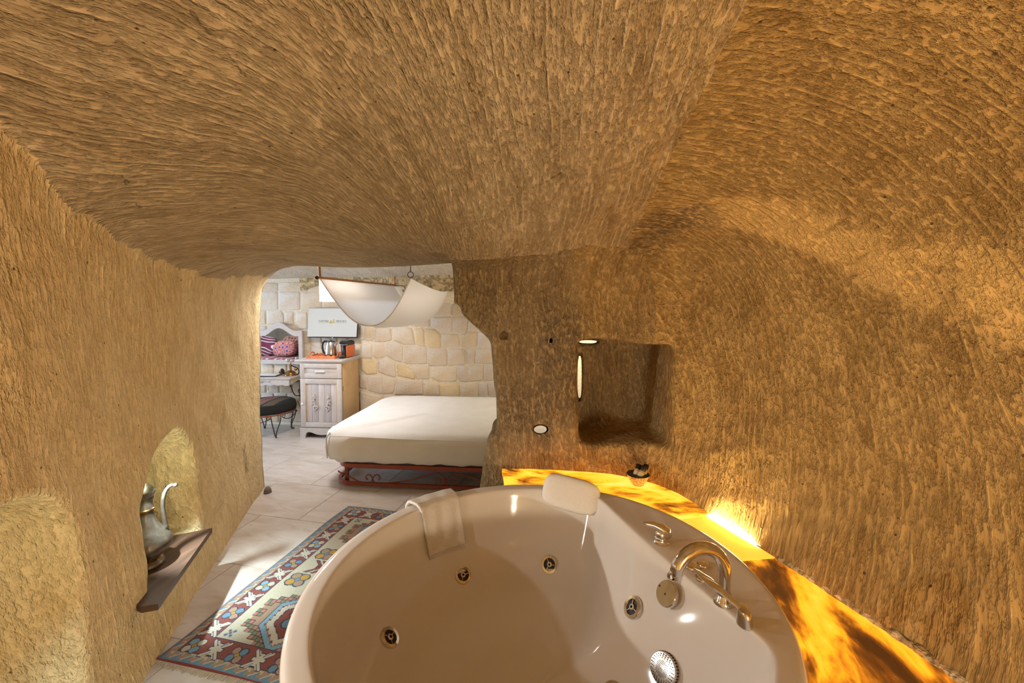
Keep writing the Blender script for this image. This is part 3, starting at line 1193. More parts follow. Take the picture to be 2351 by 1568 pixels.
rng = random.Random(7)
for k, poly in enumerate(ST):
    # frame pixels -> wall coordinates
    q = [back_hit(*p) for p in poly]
    uv = [((p - WB0).dot(BEX), p.z) for p in q]
    cu = sum(p[0] for p in uv) / len(uv)
    cv = sum(p[1] for p in uv) / len(uv)
    if cv < 0.05 or cv > 2.05:
        continue
    uv = [(u, max(v, 0.005)) for u, v in uv]
    area = 0.5 * sum(uv[i - 1][0] * uv[i][1] - uv[i][0] * uv[i - 1][1] for i in range(len(uv)))
    if area < 0:
        uv.reverse()
    # round the corners
    rp = []
    for i in range(len(uv)):
        a, b, c_ = Vector(uv[i - 1]), Vector(uv[i]), Vector(uv[(i + 1) % len(uv)])
        rp += [b + (a - b) * 0.10, b + (a - b) * 0.02 + (c_ - b) * 0.02, b + (c_ - b) * 0.10]
    rp = [p + Vector((rng.uniform(-1, 1), rng.uniform(-1, 1))) * 0.003 for p in rp]
    dep = 0.041 + rng.uniform(0, 0.006)
    vs, fs = [], []
    n = len(rp)
    for sc_, d in ((1.045, -0.02), (1.04, 0.034), (0.985, dep * 0.9), (0.80, dep)):
        for p in rp:
            pu, pv = cu + (p.x - cu) * sc_, cv + (p.y - cv) * sc_
            vs.append((pu - cu, -d - (rng.uniform(-0.003, 0.003) if sc_ < 0.99 else 0), pv - cv))
    for l_ in range(3):
        fs += [(l_ * n + i, l_ * n + (i + 1) % n, (l_ + 1) * n + (i + 1) % n, (l_ + 1) * n + i) for i in range(n)]
    fs.append(tuple(3 * n + i for i in range(n)))
    o = MB().add(vs, fs).build('stone', 'ashlar_yellow' if k in yel else 'ashlar', wall_bb, smooth='full')
    o.location = WB0 + BEX * cu + BEY * 0.045 + Vector((0, 0, cv))
    o.rotation_euler = (0, 0, -BY)

# ceiling of the bedroom: gently vaulted rock
def bed_ceil(u, v):
    x, y = -6.6 + 9.0 * u, 3.2 + 2.75 * v
    z = 2.035 - 0.09 * sst(4.9, 5.7, y) + 0.010 * math.sin(4 * x + 2 * y) * math.sin(3 * y + x) + 0.006 * math.sin(13 * x) * math.sin(11 * y)
    return (x, y, z)


def sst(a, b, x):
    t = min(1, max(0, (x - a) / (b - a)))
    return t * t * (3 - 2 * t)


def flowed(o):
    co = np.empty(len(o.data.vertices) * 3, np.float32)
    o.data.vertices.foreach_get('co', co)
    flow_attr(o.data, co.reshape(-1, 3))
    return o


o = flowed(MB().grid(bed_ceil, 90, 40).build('ceiling_bedroom', 'tuff_pale', smooth='full'))
tag(o, 'pale rock ceiling of the bedroom', None, None, 'structure')
o = flowed(MB().grid(lambda u, v: (-6.6 + 4.1 * u, 1.3 + 2.0 * v, 2.05 + 0.01 * math.sin(9 * u + 7 * v)), 20, 12).build('ceiling_alcove', 'tuff_pale', smooth='full'))
tag(o, 'pale rock ceiling above the bedroom alcove', None, None, 'structure')
# rock cornice where the vault meets the back wall
mb = MB()
path = [back_hit(690, 668, 0.02), back_hit(780, 640, 0.03), back_hit(860, 650, 0.04), back_hit(960, 662, 0.05), back_hit(1060, 670, 0.05), back_hit(1250, 690, 0.05)]


def cornice(u, v):
    i = min(int(u * 5), 4)
    f = u * 5 - i
    p = path[i].lerp(path[i + 1], f)
    a = PI * 0.5 * v
    d = 0.13 * (1 - math.cos(a))
    h = 0.42 * math.sin(a)
    return p - BEY * (d + 0.02 * v) + Vector((0, 0, h * 0.7 + 0.008 * math.sin(25 * u + 3 * v)))


o = flowed(mb.grid(cornice, 60, 12).build('trim_1', 'tuff_left', smooth='full'))
tag(o, 'yellowish rock cornice along the bedroom back wall', None, None, 'structure')


def plain_wall(name, c, s, label, rz=0.0):
    o = MB().box(c, s, rot=Matrix.Rotation(rz, 3, 'Z')).build(name, 'plaster_bedroom', smooth=False)
    tag(o, label, None, None, 'structure')
    return o


plain_wall('wall_bedroom_right', (2.0, 4.4, 1.05), (0.12, 3.2, 2.3), 'plain bedroom end wall behind the bed head')
plain_wall('wall_bedroom_front', (-4.55, 1.42, 1.05), (4.2, 0.12, 2.3), 'plain alcove wall behind the bench')
plain_wall('wall_alcove_side', (-2.64, 2.35, 1.05), (0.10, 2.0, 2.3), 'plain alcove side wall')
# left bedroom wall with its window opening
lw = MB()
for c, s in (((-6.5, 2.3, 1.05), (0.14, 2.0, 2.3)), ((-6.5, 5.5, 1.05), (0.14, 1.2, 2.3)), ((-6.5, 4.1, 0.33), (0.14, 1.6, 0.86)), ((-6.5, 4.1, 2.08), (0.14, 1.6, 0.24))):
    lw.box(c, s)
o = lw.build('wall_bedroom_left', 'plaster_bedroom', smooth=False)
tag(o, 'bedroom side wall with a window opening', None, None, 'structure')
win = thing('window_1', 'wooden window in the bedroom side wall', None, (-6.5, 4.1, 0.76))
win['kind'] = 'structure'
mb = MB()
for c, s in (((0, -0.77, 0.6), (0.08, 0.06, 1.2)), ((0, 0.77, 0.6), (0.08, 0.06, 1.2)), ((0, 0, 0.6), (0.07, 0.05, 1.14)), ((0, 0, 0.03), (0.08, 1.5, 0.06)), ((0, 0, 1.17), (0.08, 1.5, 0.06))):
    mb.box(c, s, 0.004)
mb.build('window_frame', 'cream_wood', win)
for sy in (-1, 1):
    MB().box((0, sy * 0.382, 0.6), (0.008, 0.715, 1.09)).build('pane', 'window_glass', win, smooth=False)
# small rounded stone at the foot of the passage jamb
sp = on_z(607, 1137, 0)
o = MB().lathe([(0.001, 0.055), (0.016, 0.050), (0.028, 0.03), (0.032, 0.0)], 18, Matrix.Translation((sp.x + 0.0, sp.y + 0.05, 0))).build('trim_2', 'grey_stone', smooth='full')
tag(o, 'small rounded grey stone at the foot of the passage jamb', None, None, 'structure')

# ------------------------------------------------------------------ round whirlpool bath
TC = Vector((0.090, 1.608, 0.0))
TR, TZ = 0.860, 0.600
DECK_A = R(18)


def sminf(a, b, k):
    h = max(0.0, min(1.0, 0.5 + 0.5 * (b - a) / k))
    return b + (a - b) * h - k * h * (1 - h)


def tub_ri(th):
    d = (th - DECK_A + PI) % (2 * PI) - PI
    c = math.cos(d)
    return sminf(0.775, 0.560 / c if c > 0.2 else 9.0, 0.05)


def tub_prof(th):
    ri = tub_ri(th)
    d = (th - DECK_A + PI) % (2 * PI) - PI
    e = math.exp(-(d / R(42)) ** 2)
    lift = 0.018                                    # raised outer lip round the deck
    k = max(0.0, (TR - ri - 0.10)) / 0.2
    top = TZ - lift * min(1, k)
    pr = [(TR - 0.10, 0.0), (TR - 0.085, 0.05), (TR - 0.05, 0.40), (TR - 0.030, 0.535), (TR - 0.004, 0.548), (TR, 0.565), (TR - 0.003, 0.588), (TR - 0.014, 0.599),
          (TR - 0.03, TZ)]
    mid = (TR - 0.03 + ri + 0.02) / 2
    pr += [(min(TR - 0.045, mid + (TR - mid) * 0.45), (TZ + top) / 2), (mid, top), (ri + 0.014, top), (ri + 0.004, top - 0.002), (ri - 0.002, top - 0.009)]
    for dr, z in ((0.012, 0.54), (0.030, 0.47), (0.050, 0.39), (0.075, 0.31), (0.110, 0.245), (0.165, 0.200), (0.25, 0.176), (0.36, 0.166), (0.46, 0.163)):
        pr.append((max(0.02, ri - dr - e * 0.30 * min(1.0, (0.585 - z) / 0.36) ** 1.25 * 0.62), z))
    pr.append((0.0, 0.160))
    return pr


tub = thing('bathtub', 'large round glossy off-white whirlpool bath in the foreground', 'bathtub', TC)
NTH = 180
rows = [tub_prof(2 * PI * k / NTH) for k in range(NTH)]
npf = len(rows[0])
vs = [(r * math.cos(2 * PI * k / NTH), r * math.sin(2 * PI * k / NTH), z) for k in range(NTH) for r, z in rows[k]]
fs = [(k * npf + i, ((k + 1) % NTH) * npf + i, ((k + 1) % NTH) * npf + i + 1, k * npf + i + 1) for k in range(NTH) for i in range(npf - 1)]
me_tub = MB().add(vs, fs)
tub_shell = me_tub.build('tub_shell', 'acrylic', tub, smooth='full', weld=True)
m = tub_shell.modifiers.new('smooth', 'SUBSURF')
m.levels = m.render_levels = 1
bvh = BVHTree.FromPolygons([Vector(v) + TC for v in vs], fs)


def tub_hit(px, py):
    r = ray(px, py).normalized()
    loc, nor, i, d = bvh.ray_cast(Vector((0, 0, CAM_H)), r)
    if nor.dot(r) > 0:
        nor = -nor
    return loc, nor


def frame_at(loc, nor):
    q = nor.to_track_quat('Z', 'Y')
    return Matrix.Translation(loc) @ q.to_matrix().to_4x4()


TI = Matrix.Translation(-TC)
for px, py in ((893, 1466), (1062, 1322), (1262, 1296), (1455, 1396), (1408, 1596)):
    loc, nor = tub_hit(px, py)
    M = TI @ frame_at(loc + nor * 0.0065, nor)
    j = MB().lathe([(0.044, -0.010), (0.044, 0.003), (0.041, 0.007), (0.030, 0.008), (0.027, 0.003), (0.026, -0.004)], 32, M, cap=False).build('jet', 'chrome', tub)
    MB().lathe([(0.0285, 0.001), (0.0, 0.001)], 24, M, cap=False).build('jet_bowl', 'dark_hole', j)
    nz = MB().lathe([(0.013, 0.0), (0.013, 0.006), (0.010, 0.009), (0.006, 0.009), (0.006, 0.0015)], 18, M, cap=False)
    for a in range(3):
        c_ = Vector((math.cos(a * 2.094) * 0.019, math.sin(a * 2.094) * 0.019, 0.003))
        nz.box(M @ c_, (0.016, 0.0035, 0.004), rot=M.to_3x3() @ Matrix.Rotation(a * 2.094, 3, 'Z'))
    nz.build('jet_nozzle', 'brushed_steel', j)

# overflow / drain knob
loc, nor = tub_hit(1540, 1367)
M = TI @ frame_at(loc, nor)
kn = MB().lathe([(0.036, -0.004), (0.036, 0.010), (0.047, 0.012), (0.048, 0.026), (0.045, 0.030), (0.0, 0.031)], 36, M).build('overflow_knob', 'chrome', tub)
mb = MB()
for p in ((-0.038, 0.006, 0.031), (0.0, -0.004, 0.0315)):
    mb.lathe([(0.004, 0.0), (0.003, 0.0012), (0.0, 0.0012)], 10, M @ Matrix.Translation(p))
mb.build('screw', 'dark_hole', kn)['kind'] = 'stuff'
# suction grille low on the wall
loc, nor = tub_hit(1528, 1536)
M = TI @ frame_at(loc, nor)
gr = MB().lathe([(0.052, -0.004), (0.053, 0.016), (0.050, 0.021), (0.030, 0.024), (0.0, 0.025)], 40, M).build('suction_grille', 'brushed_steel', tub)
mb = MB()
for ring, n in ((0.033, 20), (0.039, 24), (0.045, 28)):
    for k in range(n):
        a = 2 * PI * k / n
        mb.box(M @ Vector((ring * math.cos(a), ring * math.sin(a), 0.0228)), (0.0042, 0.0022, 0.002), rot=M.to_3x3() @ Matrix.Rotation(a, 3, 'Z'))
for i in range(-5, 6):
    for j in range(-4, 5):
        x_, y_ = j * 0.0052, i * 0.0048
        if x_ * x_ + y_ * y_ < 0.026 ** 2 and not (abs(j) < 2 and abs(i) in (1, 2)):
            mb.box(M @ Vector((x_, y_, 0.0245)), (0.0026, 0.0016, 0.002), rot=M.to_3x3())
for k in range(36):
    a = 2 * PI * k / 36
    mb.box(M @ Vector((0.0525 * math.cos(a), 0.0525 * math.sin(a), 0.008)), (0.003, 0.0035, 0.012), rot=M.to_3x3() @ Matrix.Rotation(a, 3, 'Z'))
mb.build('grille_slots', 'dark_hole', gr)['kind'] = 'stuff'
# light / air buttons on the deck
for px, py, rad in ((1588, 1303, 0.029), (1614, 1300, 0.024), (1613, 1331, 0.028)):
    loc, nor = tub_hit(px, py)
    M = TI @ frame_at(loc, nor)
    MB().lathe([(rad, -0.003), (rad, 0.007), (rad * 0.93, 0.011), (rad * 0.6, 0.0125), (0.0, 0.013)], 30, M).build('air_button', 'chrome', tub)

# ------------------------------------------------------------------ bath mixer fittings on the deck
loc, nor = tub_hit(1662, 1382)
UP = Vector((0, 0, 1))
ZD = loc.z
fau = thing('bath_faucet', 'tall curved chrome bath spout on the tub deck', 'faucet', loc)
MB().lathe([(0.036, -0.002), (0.036, 0.004), (0.030, 0.014), (0.024, 0.030), (0.0, 0.031)], 32).build('base', 'chrome', fau)
tip = at_y(1552, 1318, loc.y - 0.03) - loc
apx = at_y(1602, 1254, loc.y - 0.01) - loc
hz = Vector((tip.x, tip.y, 0)).normalized()
hl = Vector((tip.x, tip.y, 0)).length
zt = apx.z
pts = [Vector((0, 0, 0.02)), Vector((0, 0, zt * 0.30)), Vector((0, 0, zt * 0.52))]
for k in range(1, 15):
    a = PI * k / 14 * 0.93
    rr = hl * 0.5
    pts.append(hz * (rr - rr * math.cos(a)) + UP * (zt * 0.52 + (zt * 0.46) * math.sin(a)))
endp = pts[-1]
pts.append(hz * (hl * 1.01) + UP * (endp.z - 0.02))
pts.append(hz * (hl * 1.05) + UP * max(tip.z, endp.z - 0.05))
rs = [0.021, 0.020, 0.021] + [0.0215 + 0.002 * k / 14 for k in range(14)] + [0.0235, 0.0235]
MB().tube(pts, rs, 22).build('spout', 'chrome', fau, smooth='full')
pin_top = at_y(1664, 1287, loc.y + 0.02) - loc
MB().tube([Vector((pin_top.x, 0.030, pin_top.z * 0.30)), Vector((pin_top.x, 0.030, pin_top.z - 0.02)), Vector((pin_top.x, 0.030, pin_top.z))], 0.0032, 10).build('diverter_rod', 'chrome', fau)
MB().lathe([(0.004, 0), (0.0075, 0.003), (0.0075, 0.018), (0.006, 0.021), (0, 0.021)], 14, Matrix.Translation((pin_top.x, 0.030, pin_top.z - 0.021))).build('diverter_knob', 'chrome', fau)

loc, nor = tub_hit(1518, 1246)
lev = thing('mixer_lever', 'chrome single-lever bath mixer handle beside the curved spout', 'faucet handle', loc)
MB().lathe([(0.034, -0.002), (0.034, 0.006), (0.030, 0.010), (0.028, 0.020), (0.030, 0.022), (0.030, 0.028), (0.027, 0.032)], 30).build('base', 'chrome', lev)
t1 = at_y(1477, 1203, loc.y + 0.0) - loc
d_ = Vector((t1.x, t1.y, 0)).normalized()
pt = [d_ * -0.022 + UP * 0.028, d_ * -0.016 + UP * 0.052, d_ * 0.004 + UP * 0.066, d_ * 0.035 + UP * 0.080, t1 * 0.8 + UP * 0.018, t1 + UP * 0.003]
MB().tube(pt, [0.024, 0.026, 0.021, 0.013, 0.0085, 0.006], 16).build('lever', 'chrome', lev, smooth='full')
MB().lathe([(0.027, 0.030), (0.027, 0.045), (0.020, 0.058), (0.0, 0.062)], 26).build('cartridge_dome', 'chrome', lev)

loc, nor = tub_hit(1707, 1428)
sh = thing('hand_shower', 'slim chrome hand shower resting in its holder on the tub deck', 'hand shower', loc)
mb = MB()
prof = []
for k in range(28):
    a = 2 * PI * k / 28
    prof.append((0.022 * math.cos(a) + (0.008 * math.sin(a) if math.sin(a) > 0 else 0), 0.034 * math.sin(a)))
vsb, fsb = [], []
for sc_, z in ((1.08, -0.003), (1.08, 0.004), (1.0, 0.020), (0.95, 0.035), (0.82, 0.043), (0.4, 0.047)):
    vsb += [(x * sc_, y * sc_, z) for x, y in prof]
for l_ in range(5):
    fsb += [(l_ * 28 + i, l_ * 28 + (i + 1) % 28, (l_ + 1) * 28 + (i + 1) % 28, (l_ + 1) * 28 + i) for i in range(28)]
fsb.append(tuple(5 * 28 + i for i in range(28)))
mb.add(vsb, fsb).build('holder', 'chrome', sh)
a0 = Vector((0.004, 0.004, 0.034))
a1 = at_y(1650, 1352, loc.y + 0.045) - loc
a2 = at_y(1592, 1305, loc.y + 0.09) - loc
MB().tube([a0, a0.lerp(a1, 0.35), a0.lerp(a1, 0.75), a1], [0.012, 0.013, 0.0145, 0.016], 12, flat=0.62).build('handle', 'chrome', sh)
MB().tube([a1 + (a0 - a1) * 0.06, a1, a1.lerp(a2, 0.35), a1.lerp(a2, 0.75), a2], [0.016, 0.019, 0.021, 0.013, 0.005], 12, flat=0.5).build('spray_head', 'chrome', sh)

# ------------------------------------------------------------------ bath pillow and hand towel
loc = on_z(1312, 1128, TZ)
th = math.atan2(loc.y - TC.y, loc.x - TC.x)
rad = Vector((math.cos(th), math.sin(th), 0))
pc = TC + rad * (tub_ri(th) + 0.022) + UP * 0.592
mb = rounded_box(0.156, 0.044, 0.088, 3.6)
pil = mb.build('bath_pillow', 'foam_cushion', smooth='full')
Rz = Matrix.Rotation(th - PI / 2, 4, 'Z')
pil.matrix_world = Matrix.Translation(pc - rad * 0.030) @ Rz @ Matrix.Rotation(R(8), 4, 'Y') @ Matrix.Rotation(R(-28), 4, 'X')
tag(pil, 'cream foam bath pillow propped on the far rim of the tub', 'pillow')

loc = on_z(985, 1140, TZ)
th0 = math.atan2(loc.y - TC.y, loc.x - TC.x)
HW = 0.118
path_r = []


def towel_path(th, s):
    """s in metres from the outer hem, over the rim, down the inner wall"""
    ri = tub_ri(th)
    P = [(TR + 0.012, 0.470), (TR + 0.012, 0.585), (TR - 0.004, 0.608), (ri + 0.02, 0.610), (ri - 0.008, 0.598), (ri - 0.022, 0.55), (ri - 0.040, 0.47), (ri - 0.060, 0.39), (ri - 0.085, 0.31)]
    for (r0, z0), (r1, z1) in zip(P[:-1], P[1:]):
        L_ = math.hypot(r1 - r0, z1 - z0)
        if s <= L_:
            f = s / L_
            return r0 + (r1 - r0) * f, z0 + (z1 - z0) * f
        s -= L_
    return P[-1]


def towel_fn(u, v):
    sp_ = 0.045 + 0.415 * v
    w = (u - 0.5) * 2 * HW
    th = th0 - w / (TR - 0.05) - (v - 0.3) * 0.035
    r, z = towel_path(th, sp_)
    wob = 0.003 * math.sin(16 * u + 5 * v) * (0.4 + v) + 0.003
    r -= wob if z < 0.59 and r < TR - 0.02 else -wob * 0.3
    z += wob * 0.5
    if v > 0.86:
        r += 0.0
    p = TC + Vector((math.cos(th) * r, math.sin(th) * r, z))
    hem = 0.0022 * (1 if 0.80 < v < 0.815 or 0.90 < v < 0.915 else 0)
    return p + Vector((-math.cos(th), -math.sin(th), 0.3)) * hem


tw = thing('hand_towel', 'folded white terry hand towel hung over the tub rim', 'towel', TC + Vector((math.cos(th0), math.sin(th0), 0)) * 0.8 + UP * 0.6)
o = MB().grid(towel_fn, 30, 70).build('towel_fold', 'terry_towel', tw, smooth='full', world=True)
solidify(o, 0.012, 1)


def towel_under(u, v):
    p = towel_fn(u * 0.98 + 0.012, 0.55 + v * 0.475)
    d = Vector((p.x - TC.x, p.y - TC.y, 0)).normalized()
    return p - d * 0.0 + Vector((0, 0, -0.012)) + d * 0.004


o = MB().grid(towel_under, 20, 24).build('under_fold', 'terry_towel', tw, smooth='full', world=True)
solidify(o, 0.004, 1)
# woven Greek-key border near the hem
mb = MB()
for k in range(6):
    u0 = 0.14 + k * 0.125
    seq = [(0, 0), (0, 1), (0.75, 1), (0.75, 0.35), (0.4, 0.35), (0.4, 0.6)]
    for (ua, va), (ub, vb) in zip(seq[:-1], seq[1:]):
        pa = towel_fn(u0 + ua * 0.115, 0.835 + va * 0.055)
        pb = towel_fn(u0 + ub * 0.115, 0.835 + vb * 0.055)
        n_ = Vector((TC.x - pa.x, TC.y - pa.y, 0.35 * 0.8)).normalized() * 0.0125
        mb.tube([pa + n_, pb + n_], 0.0012, 5)
mb.build('key_border', 'terry_towel', tw, world=True)

# ------------------------------------------------------------------ back-lit onyx ledge round the bath
ZL = 0.572
led = thing('onyx_ledge', 'backlit amber onyx ledge between the tub and the rock wall', 'ledge', (0.9, 2.3, 0))
WL = [(-0.065, 2.755), (0.40, 2.715), (0.81, 2.655), (0.90, 2.56), (1.11, 1.83), (1.16, 1.66), (1.24, 1.44), (1.30, 1.20), (1.36, 0.85), (1.38, 0.45)]


def tub_arc(a0, a1, n, r=TR + 0.0015):
    return [(TC.x + r * math.cos(a0 + (a1 - a0) * k / n), TC.y + r * math.sin(a0 + (a1 - a0) * k / n)) for k in range(n + 1)]


def ang(px, py):
    p = on_z(px, py, ZL)
    return math.atan2(p.y - TC.y, p.x - TC.x), p


aL = math.atan2(2.40 - TC.y, -0.03 - TC.x)
a1_, p1 = ang(1555, 1195)
w1 = on_z(1622, 1184, ZL)
a2_, p2 = ang(1700, 1288)
w2 = on_z(1778, 1279, ZL)
slabA = [(-0.065, 2.755), (0.40, 2.735), (0.83, 2.70), (0.95, 2.58), (w1.x + 0.05, w1.y + 0.01)] + tub_arc(a1_, aL, 20) + [(-0.045, 2.55)]
slabB = [(w1.x + 0.05, w1.y + 0.007), (w2.x + 0.05, w2.y + 0.003)] + tub_arc(a2_, a1_ - 0.002, 12)
slabC = [(w2.x + 0.05, w2.y - 0.001), (1.28, 1.44), (1.34, 1.20), (1.40, 0.85), (1.42, 0.45)] + tub_arc(-1.25, a2_ - 0.002, 30)
for poly, mt, dz in ((slabA, 'onyx_back', 0), (slabB, 'onyx_plain', 0.002), (slabC, 'onyx_front', 0)):
    o = MB().prism(poly, ZL - 0.028, ZL + dz).build('onyx_slab', mt, led, world=True, smooth=False)
# LED strip along the wall side of the plain slab
q0, q1 = Vector((w1.x, w1.y, ZL + 0.006)), Vector((w2.x, w2.y, ZL + 0.006))
d_ = (q1 - q0).normalized()
sd = Vector((d_.y, -d_.x, 0))
if sd.x < 0:
    sd = -sd
mb = MB()
poly = [q0 + sd * 0.004, q1 + sd * 0.004, q1 + sd * 0.012, q0 + sd * 0.012]
mb.prism([(p.x, p.y) for p in poly], ZL + 0.003, ZL + 0.009)
mb.build('led_strip', 'led_strip', led, world=True, smooth=False)
# rough mortar bead where the front slab meets the rock
jb = [Vector((w2.x + 0.012, w2.y - 0.01, ZL)), Vector((1.155, 1.66, ZL)), Vector((1.215, 1.44, ZL)), Vector((1.275, 1.20, ZL)), Vector((1.33, 0.90, ZL))]
jp = []
for p_, q_ in zip(jb[:-1], jb[1:]):
    jp += [p_.lerp(q_, k / 8) + Vector((0.004 * math.sin(9.1 * k + p_.y * 40), 0, 0.003 * math.sin(5.3 * k))) for k in range(8)]
flowed(MB().tube(jp, [0.017 + 0.004 * math.sin(3.7 * k) for k in range(len(jp))], 8).build('mortar_bead', 'tuff_left', led, world=True, smooth='full'))
# rubble base that carries the ledge
base = [(-0.055, 2.75), (0.83, 2.69), (1.0, 2.5), (1.2, 1.7), (1.36, 0.9), (1.38, 0.45)] + tub_arc(-1.2, aL - 0.05, 30, TR + 0.004) + [(-0.03, 2.54)]
o = flowed(MB().prism(base, 0.0, ZL - 0.029).build('wall_ledge_base', 'tuff_back', smooth=False))
tag(o, 'low rough stone base under the onyx ledge', None, None, 'structure')

# bowl with toiletry bottles
bp = on_z(1468, 1117, ZL)
bw = thing('bowl', 'small painted ceramic bowl on the lit onyx ledge', 'bowl', (bp.x, bp.y + 0.03, ZL))
MB().lathe([(0.0, 0.004), (0.028, 0.002), (0.030, 0.0), (0.033, 0.0), (0.036, 0.008), (0.052, 0.030), (0.064, 0.058), (0.066, 0.062)], 36, cap=False).build('bowl_outside', 'painted_bowl', bw, smooth='full')
MB().lathe([(0.066, 0.062), (0.062, 0.060), (0.050, 0.032), (0.034, 0.012), (0.0, 0.008)], 36).build('bowl_inside', 'dark_hole', bw, smooth='full')
for k, (dx, dy, tilt, az, lab) in enumerate(((-0.022, 0.006, 34, 0.3, 'small cream toiletry bottle lying leftmost in the bowl'), (-0.006, -0.014, 30, -0.25, 'small cream toiletry bottle with front label in the bowl'),
                                             (0.020, 0.004, 36, -0.1, 'small cream toiletry bottle lying rightmost in the bowl'))):
    t_ = thing('toiletry_bottle', lab, 'bottle', (bp.x + dx, bp.y + 0.03 + dy - 0.012, ZL + 0.030), 0, 'toiletry bottles in the bowl')
    t_.scale = (1.2, 1.2, 1.15)
    t_.rotation_euler = (R(-18 - 4 * k), R(tilt - 6 * k), az)
    MB().lathe([(0.0, 0.0), (0.0135, 0.001), (0.0145, 0.004), (0.0145, 0.050), (0.012, 0.055), (0.009, 0.057)], 20).build('bottle_body', 'bottle_cream', t_)
    MB().lathe([(0.0148, 0.012), (0.0150, 0.013), (0.0150, 0.042), (0.0148, 0.043)], 20, cap=False).build('bottle_sticker', 'bottle_label', t_)
    MB().lathe([(0.0125, 0.056), (0.0135, 0.058), (0.0135, 0.078), (0.011, 0.082), (0.0, 0.083)], 20).build('cap', 'cap_black', t_)

# ------------------------------------------------------------------ niche board and ewer
ZS = 0.352
f0, f1 = on_z(487, 1212, ZS), on_z(363, 1386, ZS)
bdir = (f0 - f1).normalized()
bin_ = Vector((-bdir.y, bdir.x, 0))
if bin_.x > 0:
    bin_ = -bin_
poly = [f1, f0, f0 + bin_ * 0.12 - bdir * 0.02, f0 + bin_ * 0.40 - bdir * 0.06, f1 + bin_ * 0.40 + bdir * 0.10, f1 + bin_ * 0.10 + bdir * 0.035, f1 + bin_ * 0.06]
o = MB().prism([(p.x, p.y) for p in poly], ZS - 0.028, ZS).build('niche_shelf', 'walnut_board', smooth=False)
tag(o, 'dark walnut board laid across the wall niche under the ewer', 'shelf')
eb = on_z(371, 1298, ZS + 0.0)
ew = thing('ewer', 'old tinned copper ewer with long neck and curved handle in niche', 'ewer', (eb.x - 0.075, eb.y + 0.005, ZS), R(38))
ew.scale = (0.97, 0.97, 0.90)
EWP = [(0.0, 0.002), (0.072, 0.0), (0.075, 0.006), (0.068, 0.022), (0.056, 0.032), (0.054, 0.042), (0.066, 0.052), (0.092, 0.075), (0.108, 0.105), (0.108, 0.130),
       (0.094, 0.160), (0.070, 0.190), (0.050, 0.225), (0.038, 0.265), (0.034, 0.300), (0.036, 0.306), (0.034, 0.312), (0.031, 0.345), (0.034, 0.375), (0.040, 0.388)]
MB().lathe(EWP, 40, cap=False).build('body', 'tinned_copper', ew, smooth='full')
# flared, pinched mouth
def mouth(u, v):
    a = 2 * PI * u
    r = 0.040 + 0.006 * v
    z = 0.388 + 0.020 * v * (1 + 1.1 * max(0, math.cos(a - PI / 2)) ** 3)
    k = 1 + 0.35 * v * max(0, math.cos(a - PI / 2)) ** 2
    return (r * math.cos(a) * (1 - 0.15 * v * abs(math.sin(a))), r * math.sin(a) * k, z)


MB().grid(mouth, 36, 5).build('spout_lip', 'tinned_copper', ew, smooth='full')
MB().lathe([(0.036, 0.370), (0.0, 0.365)], 24, cap=False).build('mouth_inside', 'dark_hole', ew)
hp = bez((0.082, 0, 0.165), (0.070, 0, 0.25), (0.060, 0, 0.33), (0.082, 0, 0.385), 12) + bez((0.082, 0, 0.385), (0.092, 0, 0.408), (0.105, 0, 0.418), (0.122, 0, 0.410), 6)[1:]
MB().tube(hp, [0.011] * 6 + [0.010] * 6 + [0.009] * 5 + [0.007] * 2, 12).build('handle', 'tinned_copper', ew, smooth='full')
MB().lathe([(0, -0.012), (0.009, -0.008), (0.012, 0.0), (0.009, 0.008), (0, 0.012)], 12, Matrix.Translation((0.124, 0, 0.409))).build('handle_finial', 'tinned_copper', ew, smooth='full')
MB().lathe([(0.0325, 0.303), (0.0385, 0.306), (0.0385, 0.312), (0.0325, 0.316)], 28, cap=False).build('neck_ring', 'brass', ew)
MB().lathe([(0.0565, 0.030), (0.064, 0.034), (0.0555, 0.040)], 28, cap=False).build('foot_ring', 'brass', ew)

# ------------------------------------------------------------------ knotted rug
RW, RL = 0.95, 1.53
KN = 0.0042
nw, nl = int(RW / KN), int(RL / KN)
ry = math.atan2(0.2197, 0.9756)
rug = thing('rug', 'knotted wool rug with red star border and hexagon medallions', 'rug', (on_z(341, 1516, 0).x + 0.022, on_z(341, 1516, 0).y, 0.0), -ry)
pp, qq = np.meshgrid((np.arange(nw) + 0.5) * RW / nw, (np.arange(nl) + 0.5) * RL / nl, indexing='ij')
COL = dict(cream=(0.50, 0.46, 0.35), red=(0.23, 0.075, 0.062), tan=(0.36, 0.245, 0.17), blue=(0.13, 0.25, 0.34), sky=(0.20, 0.36, 0.45), navy=(0.035, 0.05, 0.10), gold=(0.45, 0.28, 0.06),
           rose=(0.42, 0.20, 0.18), green=(0.16, 0.22, 0.14), brown=(0.10, 0.045, 0.035), white=(0.55, 0.51, 0.42), edge=(0.24, 0.05, 0.045))
IMG = np.zeros((nw, nl, 3)) + COL['cream']


def paint(mask, c):
    IMG[mask] = COL[c]


dB = np.minimum(np.minimum(pp, RW - pp), np.minimum(qq, RL - qq))
# field
def star(cp, cq, s=1.0):
    p_, q_ = np.abs(pp - cp) / s, np.abs(qq - cq) / s
    for grow, c in ((0.0045, 'navy'), (0.0, 'white')):
        m = (np.abs(p_ - q_) < 0.0085 + grow) & (np.maximum(p_, q_) < 0.050 + grow)
        m |= (p_ < 0.009 + grow) & (q_ < 0.034 + grow)
        m |= (q_ < 0.009 + grow) & (p_ < 0.034 + grow)
        m |= (np.abs(q_ - p_ - 0.017) < 0.0045 + grow * 0.4) & (q_ < 0.048 + grow) & (q_ > 0.026)
        m &= (np.maximum(p_, q_) < 0.050 + grow)
        paint(m, c)


